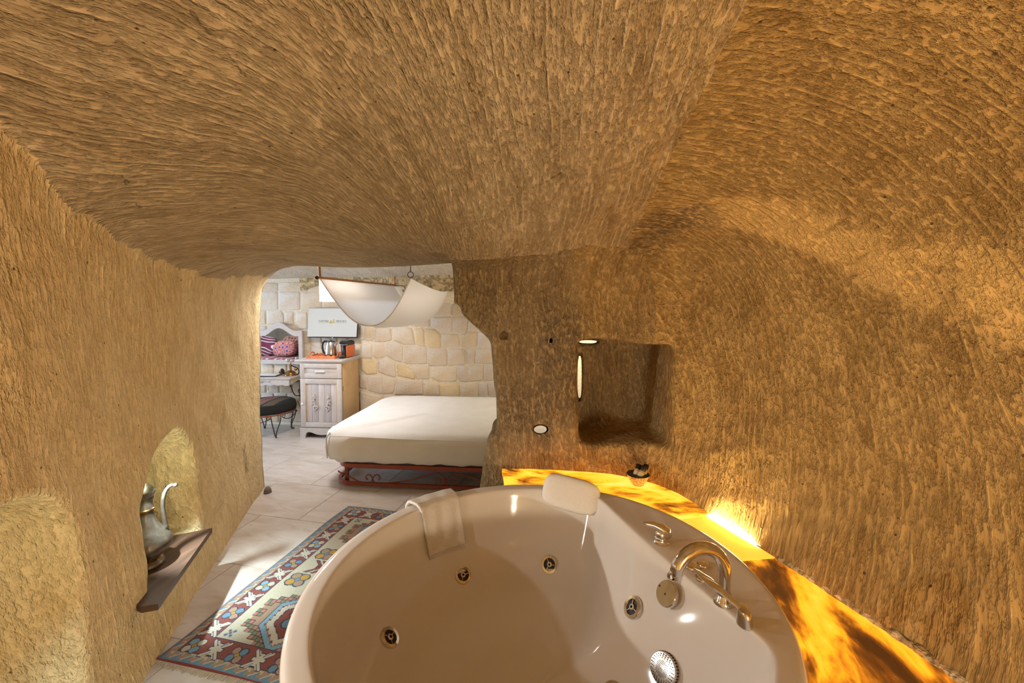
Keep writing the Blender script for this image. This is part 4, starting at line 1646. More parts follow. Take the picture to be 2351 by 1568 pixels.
def flower(cp, cq, c1, c2, c3='gold', s=1.0):
    for dp, dq, c in ((-1, -1, c1), (1, 1, c1), (-1, 1, c2), (1, -1, c2)):
        p_, q_ = np.abs(pp - cp - dp * 0.021 * s), np.abs(qq - cq - dq * 0.021 * s)
        oct_ = np.maximum(np.maximum(p_, q_), (p_ + q_) * 0.72)
        paint(oct_ < 0.023 * s, 'navy')
        paint(oct_ < 0.0185 * s, c)
    p_, q_ = np.abs(pp - cp), np.abs(qq - cq)
    paint(p_ + q_ < 0.017 * s, 'brown')
    paint(p_ + q_ < 0.013 * s, c3)


def checker(cp, cq, s=0.026):
    p_, q_ = pp - cp, qq - cq
    m = (np.abs(p_) < s) & (np.abs(q_) < s)
    paint(m, 'brown')
    i = m & (np.abs(p_) < s * 0.86) & (np.abs(q_) < s * 0.86) & (np.abs(p_) > s * 0.07) & (np.abs(q_) > s * 0.07)
    paint(i & (p_ * q_ > 0), 'rose')
    paint(i & (p_ * q_ < 0), 'green')


def medallion(cp, cq):
    p_, q_ = np.abs(pp - cp), np.abs(qq - cq)
    stepq = 0.10 + np.floor(np.clip((0.245 - p_) / 0.049, 0, 4)) * 0.030
    paint((p_ < 0.245) & (q_ < stepq), 'tan')
    for sg in (-1, 1):
        for sq in (-1, 1):
            for k in range(5):
                checker(cp + sg * (0.232 - 0.049 * k), cq + sq * (0.078 + 0.030 * k))
            checker(cp + sg * 0.232, cq)
    d = np.maximum(p_ * 1.0, (p_ * 0.62 + q_ * 0.80))
    zig = 0.011 * np.abs(((pp * 1.3 + qq * 0.8) / 0.026) % 1 * 2 - 1)
    paint(d < 0.170, 'navy')
    paint(d < 0.166, 'sky')
    paint(d + zig < 0.146, 'edge')
    paint(d + zig < 0.140, 'white')
    paint(d + 0.4 * zig < 0.106, 'navy')
    paint(d + 0.4 * zig < 0.101, 'red')
    flower(cp, cq, 'blue', 'gold', 'tan', 1.5)


medallion(0.475, 0.355)
medallion(0.475, RL - 0.355)
cpm, cqm = 0.475, RL / 2
# branching centre ornament
p_, q_ = np.abs(pp - cpm), np.abs(qq - cqm)
paint((p_ < 0.20) & (q_ < 0.015), 'edge')
for k in range(4):
    c_ = 0.045 + 0.045 * k
    paint((np.abs(q_ - (p_ - c_) * 0.9 - 0.012) < 0.013) & (q_ < 0.062) & (p_ > c_ - 0.01), 'navy')
    paint((np.abs(q_ - (p_ - c_) * 0.9 - 0.012) < 0.009) & (q_ < 0.058) & (p_ > c_ - 0.008), 'red')
for cp_ in (0.25, RW - 0.25):
    for cq_ in (0.632, RL - 0.632):
        paint((np.abs(pp - cp_) < 0.012) & (np.abs(qq - cq_) < 0.056), 'blue')
        paint((np.abs(qq - cq_) < 0.012) & (np.abs(pp - cp_) < 0.056), 'blue')
        flower(cp_, cq_, 'gold', 'tan', 'blue', 1.35)
for cp_ in (0.212, RW - 0.212):
    for cq_ in (0.20, RL - 0.20):
        for a, b in ((0, 0), (1, 1), (-1, -1), (1, -1), (-1, 1), (2, 0), (-2, 0), (0, 2), (0, -2)):
            if abs(a) + abs(b) == 2 and a * b == 0:
                continue
            p_, q_ = np.abs(pp - cp_ - a * 0.014), np.abs(qq - cq_ - b * 0.014)
            paint(p_ + q_ < 0.012, 'blue')
            paint(p_ + q_ < 0.006, 'edge')
# borders
paint(dB < 0.163, 'navy')
paint(dB < 0.158, 'red')
paint(dB < 0.063, 'navy')
paint(dB < 0.058, 'tan')
side_q = (np.minimum(pp, RW - pp) <= np.minimum(qq, RL - qq))
runc = np.where(side_q, qq, pp)
dd = dB
ph = (runc / 0.062) % 1.0
wv = (dd > 0.010) & (dd < 0.012 + 0.034 * np.where(ph < 0.62, ph / 0.62, 0.25))
paint((dd < 0.056) & (dd > 0.008) & wv, 'blue')
hook = (np.abs(dd - (0.018 + 0.034 * np.clip(ph / 0.62, 0, 1))) < 0.004) & (ph < 0.66)
hook |= (np.abs(dd - 0.052) < 0.003) & (ph > 0.40) & (ph < 0.80)
hook |= (np.abs(ph - 0.80) < 0.05) & (dd > 0.036) & (dd < 0.054)
paint(hook & (dd < 0.056), 'cream')
paint(dd < 0.010, 'edge')
b0 = 0.110
nst = 12
for k in range(nst + 1):
    q_ = 0.100 + (RL - 0.200) * k / nst
    for cp_ in (b0, RW - b0):
        if k % 2 == 0:
            flower(cp_, q_, ('cream', 'blue')[(k // 2) % 2], 'sky' if (k // 2) % 2 == 0 else 'tan')
        else:
            star(cp_, q_)
for k in range(1, 6):
    p0 = b0 + (RW - 2 * b0) * k / 6
    for cq_ in (0.100, RL - 0.100):
        if k % 2 == 0:
            flower(p0, cq_, 'blue', 'tan')
        else:
            star(p0, cq_)
IMG *= (0.93 + 0.14 * np.random.RandomState(3).rand(nw, nl, 1))

pv, qv = np.meshgrid(np.arange(nw + 1) * RW / nw, np.arange(nl + 1) * RL / nl, indexing='ij')
pe = pv + 0.004 * np.sin(9 * qv) * (1 - pv / RW) + 0.008 * np.sin(3 * qv + 1) * (pv < 0.02)
qe = qv + 0.035 * pv * (1 - qv / RL) * 0.0 + 0.006 * np.sin(7 * pv)
ze = 0.008 + 0.0012 * np.sin(17 * pv + 5) * np.sin(13 * qv)
ze[(pv < 1e-6) | (pv > RW - 1e-6) | (qv < 1e-6) | (qv > RL - 1e-6)] = 0.0005
Pn = np.stack([pe, qe, ze], -1).reshape(-1, 3)
ii, jj = np.meshgrid(np.arange(nw), np.arange(nl), indexing='ij')
Fq = np.stack([ii * (nl + 1) + jj, (ii + 1) * (nl + 1) + jj, (ii + 1) * (nl + 1) + jj + 1, ii * (nl + 1) + jj + 1], -1).reshape(-1, 4)
o = raw_mesh('rug_pile', Pn, Fq, 'rug_wool')
o.parent = rug
ca = o.data.attributes.new('knots', 'FLOAT_COLOR', 'FACE')
buf = np.ones((nw * nl, 4), np.float32)
buf[:, :3] = IMG.reshape(-1, 3)
ca.data.foreach_set('color', buf.ravel())
# fringes at both ends
rng = random.Random(5)
mb = MB()
for k in range(230):
    x0 = RW * (k + 0.5) / 230
    for sg, q0_ in ((-1, 0.002), (1, RL - 0.002)):
        ln = rng.uniform(0.018, 0.032) if sg < 0 else rng.uniform(0.006, 0.014)
        dx = rng.uniform(-0.012, 0.012)
        mb.tube([(x0, q0_, 0.004), (x0 + dx * 0.5, q0_ + sg * ln * 0.5, 0.004), (x0 + dx, q0_ + sg * ln, 0.0015)], [0.0016, 0.0015, 0.0008], 4)
mb.build('fringe', simple('fringe_wool', (0.52, 0.42, 0.30), 0.95), rug)['kind'] = 'stuff'


# ================================================================== bedroom furniture
RB = Matrix.Rotation(-BY, 4, 'Z')

# ------------------------------------------------------------------ bed: iron frame and mattress
BF = Vector((-1.575, 3.835, 0.0))
bed = thing('iron_bed', 'low red-brown wrought iron bed frame with scroll work', 'bed', BF, -BY)
BLX, BLY = 2.15, 1.60


def loop(z, rc, inset=0.0, n=8):
    """U-shaped rail: round corners at the foot (left) end"""
    x0, x1, y0, y1 = inset, BLX, inset, BLY - inset
    pts = [(x1, y0, z), (1.2, y0, z), (x0 + rc + 0.3, y0, z)]
    pts += [(x0 + rc - rc * math.sin(a), y0 + rc - rc * math.cos(a), z) for a in [PI / 2 * k / n for k in range(n + 1)]]
    pts += [(x0 + rc - rc * math.cos(a), y1 - rc + rc * math.sin(a), z) for a in [PI / 2 * k / n for k in range(n + 1)]]
    pts += [(x0 + rc + 0.3, y1, z), (x1, y1, z)]
    return pts


MB().tube(loop(0.186, 0.15), 0.026, 4).build('upper_rail', 'red_iron', bed)
MB().tube(loop(0.030, 0.17, -0.02), 0.019, 4).build('lower_rail', 'red_iron', bed)
for x_, y_ in ((0.075, 0.055), (0.075, BLY - 0.055), (1.35, 0.0), (1.35, BLY), (2.1, 0.0), (2.1, BLY)):
    MB().box((x_, y_, 0.095), (0.030, 0.030, 0.19), 0.003).build('leg', 'red_iron', bed)
for y_ in (0.3, 0.8, 1.3):
    MB().box((1.1, y_, 0.185), (2.0, 0.06, 0.02), 0.003).build('slat', 'dark_iron', bed)


def bedpx(x_, y_):
    """frame point (enlarged view coordinates) on the front plane of the frame, local to the bed"""
    r = ray(720 + x_ / 5.343, 880 + y_ / 5.343)
    o_ = Vector((0, 0, CAM_H))
    p = o_ + r * ((BF - BEY * 0.004 - o_).dot(BEY) / r.dot(BEY)) - BF
    return Vector((p.dot(BEX), -0.004, max(0.035, p.z)))


def catmull(P, n=5, closed=False):
    out = []
    for i_ in range(len(P) - 1):
        p0, p1, p2, p3 = P[max(i_ - 1, 0)], P[i_], P[i_ + 1], P[min(i_ + 2, len(P) - 1)]
        for k in range(n):
            t_ = k / n
            out.append(0.5 * ((2 * p1) + (p2 - p0) * t_ + (2 * p0 - 5 * p1 + 4 * p2 - p3) * t_ ** 2 + (3 * p1 - p0 - 3 * p2 + p3) * t_ ** 3))
    out.append(P[-1])
    return out


SCR = [
    [(668, 1178), (642, 1165), (648, 1132), (680, 1120), (712, 1148), (720, 1190), (690, 1226), (650, 1240), (560, 1205), (430, 1140), (330, 1095), (300, 1070)],
    [(797, 1188), (815, 1162), (800, 1130), (765, 1122), (735, 1150), (728, 1190), (758, 1226), (805, 1243), (900, 1224), (1150, 1194), (1380, 1132), (1500, 1104), (1570, 1118), (1615, 1180),
     (1600, 1238), (1560, 1266), (1510, 1240), (1492, 1200), (1515, 1168), (1552, 1176), (1560, 1205), (1545, 1224)],
    [(1712, 1222), (1688, 1200), (1700, 1166), (1735, 1162), (1764, 1200), (1745, 1245), (1692, 1270), (1640, 1235), (1632, 1170), (1665, 1120), (1735, 1104), (1900, 1145), (2040, 1186), (2230, 1240)],
]
for S_ in SCR:
    MB().tube(catmull([bedpx(*p) for p in S_]), 0.0058, 8).build('scroll', 'red_iron', bed, smooth='full')
MB().tube(bez((0.02, 0.10, 0.155), (-0.02, 0.16, 0.13), (-0.02, 0.22, 0.08), (0.0, 0.28, 0.06), 8), 0.006, 8).build('scroll', 'red_iron', bed)

mat_o = thing('mattress', 'thick mattress under a fitted white sheet on the iron bed', 'mattress', BF + Vector((0, 0, 0)), -BY)
MX0, MX1, MY0, MY1, MZ0, MZ1 = -0.165, 2.10, -0.045, 1.615, 0.214, 0.475


def mattress():
    cx, cy = (MX0 + MX1) / 2, (MY0 + MY1) / 2
    hx, hy = (MX1 - MX0) / 2, (MY1 - MY0) / 2
    rows = []
    n = 160
    prof = [(-0.10, 0.0), (-0.035, 0.002), (-0.012, 0.012), (0.0, 0.045), (0.008, 0.11), (0.002, 0.175), (-0.012, 0.225), (-0.040, 0.252), (-0.10, 0.262), (-0.25, 0.264), (-0.5, 0.262), (-0.72, 0.262)]
    vs = []
    for d, z in prof:
        for k in range(n):
            a = 2 * PI * k / n
            c, s = math.cos(a), math.sin(a)
            e = 9.0
            r = (abs(c) ** e + abs(s) ** e) ** (-1 / e)
            X, Y = r * c, r * s
            x = cx + X * (hx + d)
            y = cy + Y * (hy + d)
            zz = MZ0 + z * ((MZ1 - MZ0) / 0.262)
            if z < 0.02:
                zz += 0.006 * math.sin(23 * a) + 0.004 * math.sin(51 * a + 1)
                if X < -0.7 and Y < -0.7:
                    zz += 0.010 * math.sin(70 * a)
            # soft sag of corners and little pleats at the foot corner
            if X < -0.85 and Y < -0.75:
                x += 0.008 * math.sin(60 * a + z * 20) * (0.26 - z) * 3
                zz += 0.012 * (1 if z > 0.2 else 0)
            if z > 0.24:
                zz += 0.004 * math.sin(3 * x + 2) * math.sin(4 * y)
            vs.append((x, y, zz))
    fs = [(i * n + k, i * n + (k + 1) % n, (i + 1) * n + (k + 1) % n, (i + 1) * n + k) for i in range(len(prof) - 1) for k in range(n)]
    fs.append(tuple((len(prof) - 1) * n + k for k in range(n)))
    fs.append(tuple(range(n - 1, -1, -1)))
    return MB().add(vs, fs)


o = mattress().build('fitted_sheet', 'white_sheet', mat_o, smooth='full')
# the seam of the fitted sheet along the top front edge
pts = [(x_, MY0 + 0.018 - 0.004 * math.sin(3 * x_), MZ1 - 0.024 - 0.010 * sst(0.0, 0.8, x_)) for x_ in [MX0 + 0.13 + (MX1 - MX0 - 0.17) * k / 40 for k in range(41)]]
MB().tube(pts, 0.0045, 6).build('sheet_seam', 'white_sheet', mat_o, smooth='full')
pts = []
for k in range(21):
    dz_ = k / 20
    dd_ = 0.010 + 0.006 * math.sin(PI * dz_) - 0.030 * max(0, 0.2 - dz_) * 3
    pts.append((MX0 + 0.091 - dd_ + 0.001 * math.sin(2.3 * k), MY0 + 0.066 - dd_ + 0.001 * math.sin(1.7 * k), MZ1 - 0.008 - (MZ1 - MZ0 - 0.03) * dz_))
MB().tube(pts, 0.006, 6).build('corner_seam', 'white_sheet', mat_o, smooth='full')

# ------------------------------------------------------------------ canopy cloth above the bed
A0, A1 = Vector((-1.722, 3.90, 1.853)), Vector((-1.475, 5.48, 1.842))
E0, E1 = Vector((-0.905, 3.90, 1.850)), Vector((-0.79, 5.42, 1.775))
can = thing('bed_canopy', 'sheer off-white canopy cloth slung in a swag above the bed', 'canopy', (-1.3, 4.6, 1.4))


def swag(u, v):
    a, e = A0.lerp(A1, v), E0.lerp(E1, v)
    e = e + Vector((0.05 * 4 * v * (1 - v), 0, -0.055 * 4 * v * (1 - v)))
    p = a.lerp(e, u)
    w = u ** 1.12
    p.z -= (0.435 - 0.03 * v) * 4 * w * (1 - w)
    p.z += 0.006 * math.sin(9 * v + 5 * u) * math.sin(PI * u) + 0.004 * math.sin(26 * v + 14 * u) * math.sin(PI * u)
    return p


o = MB().grid(swag, 44, 40).build('swag', 'sheer_cloth', can, smooth='full', world=True)
MB().tube([swag(k / 50, 0.0) for k in range(51)], 0.006, 6).build('hem', 'sheer_cloth', can, world=True, smooth='full')


def tail(u, v):
    p = A0.lerp(A1, 0.02 + 0.95 * v)
    return p + Vector((-0.020 + 0.008 * math.sin(8 * v) * u, 0, 0.012 - 0.225 * u))


MB().grid(tail, 8, 30).build('hanging_tail', 'sheer_cloth', can, smooth='full', world=True)

rod = thing('canopy_rod', 'copper canopy rod hung from the bedroom ceiling on two posts', 'rod', A0)
q0, q1 = A0 - (A1 - A0) * 0.02, A1 + (A1 - A0) * 0.01
MB().tube([q0, q1], 0.013, 14).build('rod', 'copper_rod', rod, world=True)
MB().lathe([(0.0, 0), (0.015, 0.0), (0.017, 0.006), (0.013, 0.012)], 14, Matrix.Translation(q0 - (A1 - A0).normalized() * 0.006) @ (A1 - A0).to_track_quat('Z', 'Y').to_matrix().to_4x4()).build('end_cap', 'dark_iron', rod, world=True)
for p, sx in ((A0 + Vector((0.0, 0.02, 0)), -0.012), (A1, 0.0)):
    MB().tube([p + Vector((sx, 0, 0.22)), p + Vector((0, 0, 0.0))], 0.011, 12).build('post', 'copper_rod', rod, world=True)
br = [A1 + Vector((0.0, 0, -0.005)), A1 + Vector((0.09, 0, -0.006)), A1 + Vector((0.120, 0, -0.012)), A1 + Vector((0.135, 0, -0.035)), A1 + Vector((0.133, 0, -0.065)), A1 + Vector((0.118, 0, -0.080)),
      A1 + Vector((0.106, 0, -0.070)), A1 + Vector((0.110, 0, -0.056))]
MB().tube(br, 0.008, 8).build('scroll_bracket', 'copper_rod', rod, world=True, smooth='full')

rg = thing('ceiling_ring', 'dark iron ring holding up the canopy corner', 'ring', E0 + Vector((0, 0, 0.03)))
MB().tube([E0 + Vector((math.cos(a) * 0.026, 0, 0.030 + math.sin(a) * 0.026)) for a in [2 * PI * k / 28 for k in range(28)]], 0.0035, 8, closed=True).build('ring', 'dark_iron', rg, world=True, smooth='full')
MB().tube([E0 + Vector((0, 0, 0.054)), E0 + Vector((0.0, 0, 0.19))], 0.004, 8).build('hook', 'dark_iron', rg, world=True)

# ------------------------------------------------------------------ drawer cabinet
CB = on_z(692, 1004, 0.0)
cab = thing('cabinet', 'tall pickled white wood cabinet with drawer and carved door', 'cabinet', CB, -BY)
CW, CD, CH = 0.525, 0.445, 0.945
MB().box((CW / 2, CD / 2 + 0.012, 0.515), (CW, CD - 0.024, 0.79), 0.003).build('body', 'honey_wood', cab)
mb = MB()
mb.box((CW / 2 - 0.015, CD / 2 - 0.004, 0.934), (CW + 0.075, CD + 0.045, 0.022), 0.004)
mb.box((CW / 2 - 0.008, CD / 2 - 0.002, 0.915), (CW + 0.045, CD + 0.020, 0.020), 0.005)
mb.build('cabinet_top', 'cream_wood', cab)
# scalloped plinth
pl = [(-0.008, 0.0), (0.058, 0.0), (0.062, 0.035), (0.075, 0.062), (0.105, 0.072), (0.15, 0.064), (0.20, 0.045), (CW / 2, 0.038), (CW - 0.20, 0.045), (CW - 0.15, 0.064), (CW - 0.105, 0.072),
      (CW - 0.075, 0.062), (CW - 0.062, 0.035), (CW - 0.058, 0.0), (CW + 0.008, 0.0), (CW + 0.008, 0.122), (-0.008, 0.122)]
MB().prism(pl, 0.0, 0.024, lambda p: Vector((p.x, 0.010 - p.z, p.y))).build('plinth', 'cream_wood', cab, smooth=False)
for sx in (0.012, CW - 0.012):
    MB().box((sx, CD / 2, 0.06), (0.022, CD - 0.03, 0.12), 0.002).build('plinth_side', 'cream_wood', cab)


def frame_panel(x0, x1, z0, z1, st, yf, mb):
    for c, s in (((x0 + st / 2, z0 / 2 + z1 / 2), (st, z1 - z0)), ((x1 - st / 2, z0 / 2 + z1 / 2), (st, z1 - z0)),
                 ((x0 / 2 + x1 / 2, z0 + st / 2), (x1 - x0 - 2 * st, st)), ((x0 / 2 + x1 / 2, z1 - st / 2), (x1 - x0 - 2 * st, st))):
        mb.box((c[0], yf, c[1]), (s[0], 0.022, s[1]), 0.003)
    return mb


drw = frame_panel(0.004, CW - 0.004, 0.724, 0.900, 0.055, 0.0, MB()).build('drawer', 'cream_wood', cab)
MB().box((CW / 2, 0.006, 0.812), (CW - 0.11, 0.008, 0.075), 0.002).build('drawer_panel', 'pickled_a', drw)
mb = MB()
mb.box((CW / 2, -0.022, 0.808), (0.118, 0.012, 0.022), 0.005)
for k in range(6):
    mb.box((CW / 2 - 0.042 + k * 0.0168, -0.029, 0.808), (0.010, 0.006, 0.012), 0.0025)
for sx in (-0.045, 0.045):
    mb.box((CW / 2 + sx, -0.013, 0.808), (0.008, 0.012, 0.010))
mb.build('drawer_handle', 'knob_porcelain', drw)
door = frame_panel(0.004, CW - 0.004, 0.130, 0.716, 0.060, 0.0, MB()).build('door', 'cream_wood', cab)
bw_ = (CW - 0.128) / 5
for k in range(5):
    MB().box((0.064 + bw_ * (k + 0.5), 0.006, 0.423), (bw_ - 0.003, 0.010, 0.462), 0.0015).build('plank', ('pickled_a', 'pickled_b')[k % 2], door)
for x_, w_, z_, h_ in ((0.067, 0.008, 0.423, 0.462), (CW - 0.067, 0.008, 0.423, 0.462)):
    MB().box((x_, -0.006, z_), (w_, 0.012, h_), 0.003).build('moulding', 'honey_wood', door)
for sg in (-1, 1):
    c_ = Vector((CW / 2 + sg * 0.066, -0.006, 0.365))
    mb = MB()
    p = [c_ + Vector((sg * r * math.cos(a), 0, r * math.sin(a))) for a, r in [(5.6 - 7.0 * k / 26, 0.008 + 0.026 * k / 26) for k in range(27)]]
    p += bez(p[-1], p[-1] + Vector((-sg * 0.012, 0, 0.04)), c_ + Vector((sg * 0.030, 0, 0.060)), c_ + Vector((sg * 0.026, 0, 0.105)), 8)[1:]
    mb.tube(p, 0.0075, 7)
    mb.tube(spiral(c_ + Vector((sg * 0.024, 0, 0.062)), (sg, 0, 0), (0, 0, 1), 0.006, 0.018, 2.0, 7.0, 16), 0.006, 7)
    mb.tube(bez(c_ + Vector((sg * 0.026, 0, 0.105)), c_ + Vector((sg * 0.005, 0, 0.125)), c_ + Vector((sg * 0.035, 0, 0.14)), c_ + Vector((sg * 0.022, 0, 0.165)), 8), [0.008, 0.009, 0.010, 0.009, 0.008, 0.009, 0.008, 0.006, 0.004], 7)
    for q in ((0.040, 0.085), (0.008, 0.115), (0.036, 0.135), (0.046, 0.045)):
        mb.lathe([(0, -0.008), (0.007, -0.005), (0.010, 0), (0.007, 0.005), (0, 0.008)], 8, Matrix.Translation(c_ + Vector((sg * q[0], 0, q[1]))))
    mb.build('carved_scroll', 'cream_wood', door, smooth='full')['kind'] = 'stuff'
MB().box((0.028, -0.016, 0.412), (0.026, 0.010, 0.026), 0.003, rot=Matrix.Rotation(R(45), 3, 'Y')).build('door_knob', 'knob_porcelain', door)
for z_ in (0.60, 0.20):
    MB().box((CW + 0.001, 0.018, z_), (0.003, 0.008, 0.055)).build('hinge', 'brass', cab)
ZC = 0.945

# ------------------------------------------------------------------ tray, kettle, capsule coffee machine
def cabp(x_, y_, z_=0.0):
    return CB + BEX * x_ + BEY * y_ + Vector((0, 0, z_))


tr = thing('serving_tray', 'orange-brown wooden tray with wavy rim and handle on the cabinet', 'tray', cabp(0.21, 0.215, ZC), -BY)
MB().box((0, 0, 0.005), (0.36, 0.25, 0.010), 0.002).build('tray_bottom', 'tray_wood', tr)
for yy in (-0.122, 0.122):
    po = [(-0.18, 0.0), (0.18, 0.0)] + [(0.18 - 0.36 * k / 36, 0.034 + 0.006 * math.sin(k * 0.9) + (0.004 if k % 6 < 3 else 0)) for k in range(37)]
    MB().prism(po, -0.004, 0.004, lambda p, y0=yy: Vector((p.x, y0 + p.z, p.y))).build('tray_side', 'tray_wood', tr, smooth=False)
for xx in (-0.178, 0.178):
    MB().box((xx, 0, 0.016), (0.008, 0.244, 0.030), 0.002).build('tray_end', 'tray_wood', tr)
    hp = [(xx, -0.055, 0.028), (xx, -0.048, 0.050), (xx, -0.030, 0.058), (xx, -0.015, 0.066), (xx, 0.0, 0.060), (xx, 0.015, 0.066), (xx, 0.030, 0.058), (xx, 0.048, 0.050), (xx, 0.055, 0.028)]
    MB().tube(hp, 0.0065, 8).build('tray_handle', 'tray_wood', tr)

kt = thing('kettle', 'brushed steel electric kettle with black handle on the tray', 'kettle', cabp(0.275, 0.225, ZC + 0.011), -BY)
MB().lathe([(0.074, 0.0), (0.076, 0.004), (0.076, 0.018), (0.072, 0.022), (0.0, 0.022)], 36).build('power_base', 'black_plastic', kt)
MB().lathe([(0.071, 0.022), (0.072, 0.030), (0.070, 0.080), (0.063, 0.130), (0.055, 0.168), (0.050, 0.180), (0.0, 0.181)], 40).build('kettle_body', 'brushed_steel', kt)
MB().lathe([(0.050, 0.178), (0.048, 0.188), (0.034, 0.196), (0.014, 0.199), (0.012, 0.206), (0.0, 0.208)], 32).build('lid', 'black_plastic', kt)
MB().tube([(0.052, -0.01, 0.130), (0.070, -0.012, 0.158), (0.082, -0.014, 0.176)], [0.020, 0.014, 0.008], 10).build('pouring_lip', 'brushed_steel', kt)
hp = [(-0.040, -0.012, 0.186), (-0.068, -0.016, 0.190), (-0.092, -0.018, 0.176), (-0.102, -0.018, 0.140), (-0.100, -0.018, 0.095), (-0.092, -0.016, 0.060), (-0.074, -0.014, 0.040), (-0.062, -0.012, 0.034)]
MB().tube(hp, [0.012, 0.013, 0.014, 0.013, 0.012, 0.012, 0.012, 0.010], 10).build('handle', 'black_plastic', kt, smooth='full')

cm = thing('coffee_machine', 'small black and orange capsule coffee machine on the cabinet', 'coffee machine', cabp(0.475, 0.235, ZC), -BY + R(-8))
MB().box((0, 0.02, 0.085), (0.070, 0.16, 0.150), 0.006).build('machine_body', 'black_plastic', cm)
for sx in (-0.040, 0.040):
    MB().box((sx, 0.02, 0.082), (0.010, 0.175, 0.144), 0.006).build('side_panel', 'orange_plastic', cm)
mb = MB()
hd = [(-0.085, 0.158), (0.10, 0.158), (0.105, 0.172), (0.095, 0.195), (0.06, 0.212), (0.0, 0.218), (-0.05, 0.214), (-0.078, 0.200), (-0.090, 0.178)]
mb.prism(hd, -0.042, 0.042, lambda p: Vector((p.z, p.x, p.y)))
mb.build('brew_head', 'black_plastic', cm, smooth=False)
MB().box((0, -0.074, 0.166), (0.092, 0.034, 0.009), 0.004).build('lever', 'chrome', cm)
mb = MB()
mb.tube([(-0.040, 0.05, 0.19), (-0.058, 0.05, 0.19)], 0.006, 8)
mb.tube([(0.040, 0.05, 0.19), (0.058, 0.05, 0.19)], 0.006, 8)
mb.build('lever_pivot', 'black_plastic', cm)['kind'] = 'stuff'
MB().lathe([(0.009, -0.030), (0.009, 0.0), (0.013, 0.004), (0.013, 0.016)], 14, Matrix.Translation((0, -0.068, 0.132))).build('coffee_outlet', 'black_plastic', cm)
MB().box((0, -0.095, 0.016), (0.072, 0.070, 0.032), 0.012).build('drip_tray', 'black_plastic', cm)
MB().box((0, -0.095, 0.033), (0.056, 0.052, 0.004), 0.001).build('drip_grid', 'brushed_steel', cm)

# ------------------------------------------------------------------ television with its logo
tvc = back_hit(763.5, 741, 0.10)
TVW, TVH = 0.665, 0.385
tv = thing('television', 'flat television showing a pale logo screen above the cabinet', 'television', tvc, 0)
tv.rotation_euler = (R(-9), 0, -BY)
tv.rotation_mode = 'XYZ'
TVM = Matrix.Rotation(-BY, 4, 'Z') @ Matrix.Rotation(R(-9), 4, 'X')
tv.matrix_world = Matrix.Translation(tvc) @ TVM
MB().box((0, 0.022, 0), (TVW, 0.034, TVH), 0.005).build('casing', 'black_plastic', tv)
MB().box((0, 0.001, 0.004), (TVW - 0.012, 0.006, TVH - 0.018), 0.001).build('screen', 'tv_panel', tv, smooth=False)
MB().box((0, 0.0, -TVH / 2 + 0.004), (0.05, 0.012, 0.010), 0.003).build('chin', 'black_plastic', tv)
MB().box((0.012, -0.006, -TVH / 2 + 0.001), (0.010, 0.006, 0.005), 0.001).build('power_light', 'blue_led', tv)
MB().box((0, 0.065, 0.0), (0.16, 0.06, 0.12), 0.004).build('wall_mount', 'dark_iron', tv)
# lettering: serif capitals drawn as strokes (x, y in letter heights)
GL = {
    'T': (0.80, [((0.40, 0), (0.40, 1), 1.2), ((0.02, 0.96), (0.78, 0.96), .6), ((0.04, 0.96), (0.04, 0.80), .5), ((0.76, 0.96), (0.76, 0.80), .5), ((0.28, 0.03), (0.52, 0.03), .5)]),
    'A': (0.90, [((0.10, 0), (0.45, 1), .6), ((0.45, 1), (0.80, 0), 1.3), ((0.22, 0.36), (0.66, 0.36), .5), ((0.0, 0.03), (0.2, 0.03), .5), ((0.68, 0.03), (0.92, 0.03), .5)]),
    'F': (0.66, [((0.16, 0), (0.16, 1), 1.3), ((0.05, 0.96), (0.60, 0.96), .6), ((0.16, 0.52), (0.48, 0.52), .6), ((0.60, 0.96), (0.60, 0.82), .5), ((0.04, 0.03), (0.28, 0.03), .5)]),
    'O': (1.0, None),
    'N': (0.95, [((0.14, 0), (0.14, 1), .7), ((0.14, 1), (0.80, 0.0), 1.3), ((0.80, 0), (0.80, 1), .7), ((0.02, 0.03), (0.26, 0.03), .5), ((0.68, 0.97), (0.92, 0.97), .5), ((0.02, 0.97), (0.16, 0.97), .5)]),
    'I': (0.36, [((0.18, 0), (0.18, 1), 1.3), ((0.06, 0.03), (0.30, 0.03), .5), ((0.06, 0.97), (0.30, 0.97), .5)]),
    'H': (0.96, [((0.16, 0), (0.16, 1), 1.3), ((0.80, 0), (0.80, 1), 1.3), ((0.16, 0.5), (0.80, 0.5), .6), ((0.04, 0.03), (0.28, 0.03), .5), ((0.68, 0.03), (0.92, 0.03), .5), ((0.04, 0.97), (0.28, 0.97), .5), ((0.68, 0.97), (0.92, 0.97), .5)]),
    'U': (0.92, None),
    'S': (0.64, None),
    'E': (0.70, [((0.16, 0), (0.16, 1), 1.3), ((0.05, 0.97), (0.60, 0.97), .6), ((0.16, 0.52), (0.48, 0.52), .6), ((0.05, 0.03), (0.64, 0.03), .6), ((0.60, 0.97), (0.60, 0.84), .5), ((0.64, 0.03), (0.64, 0.18), .5)]),
}


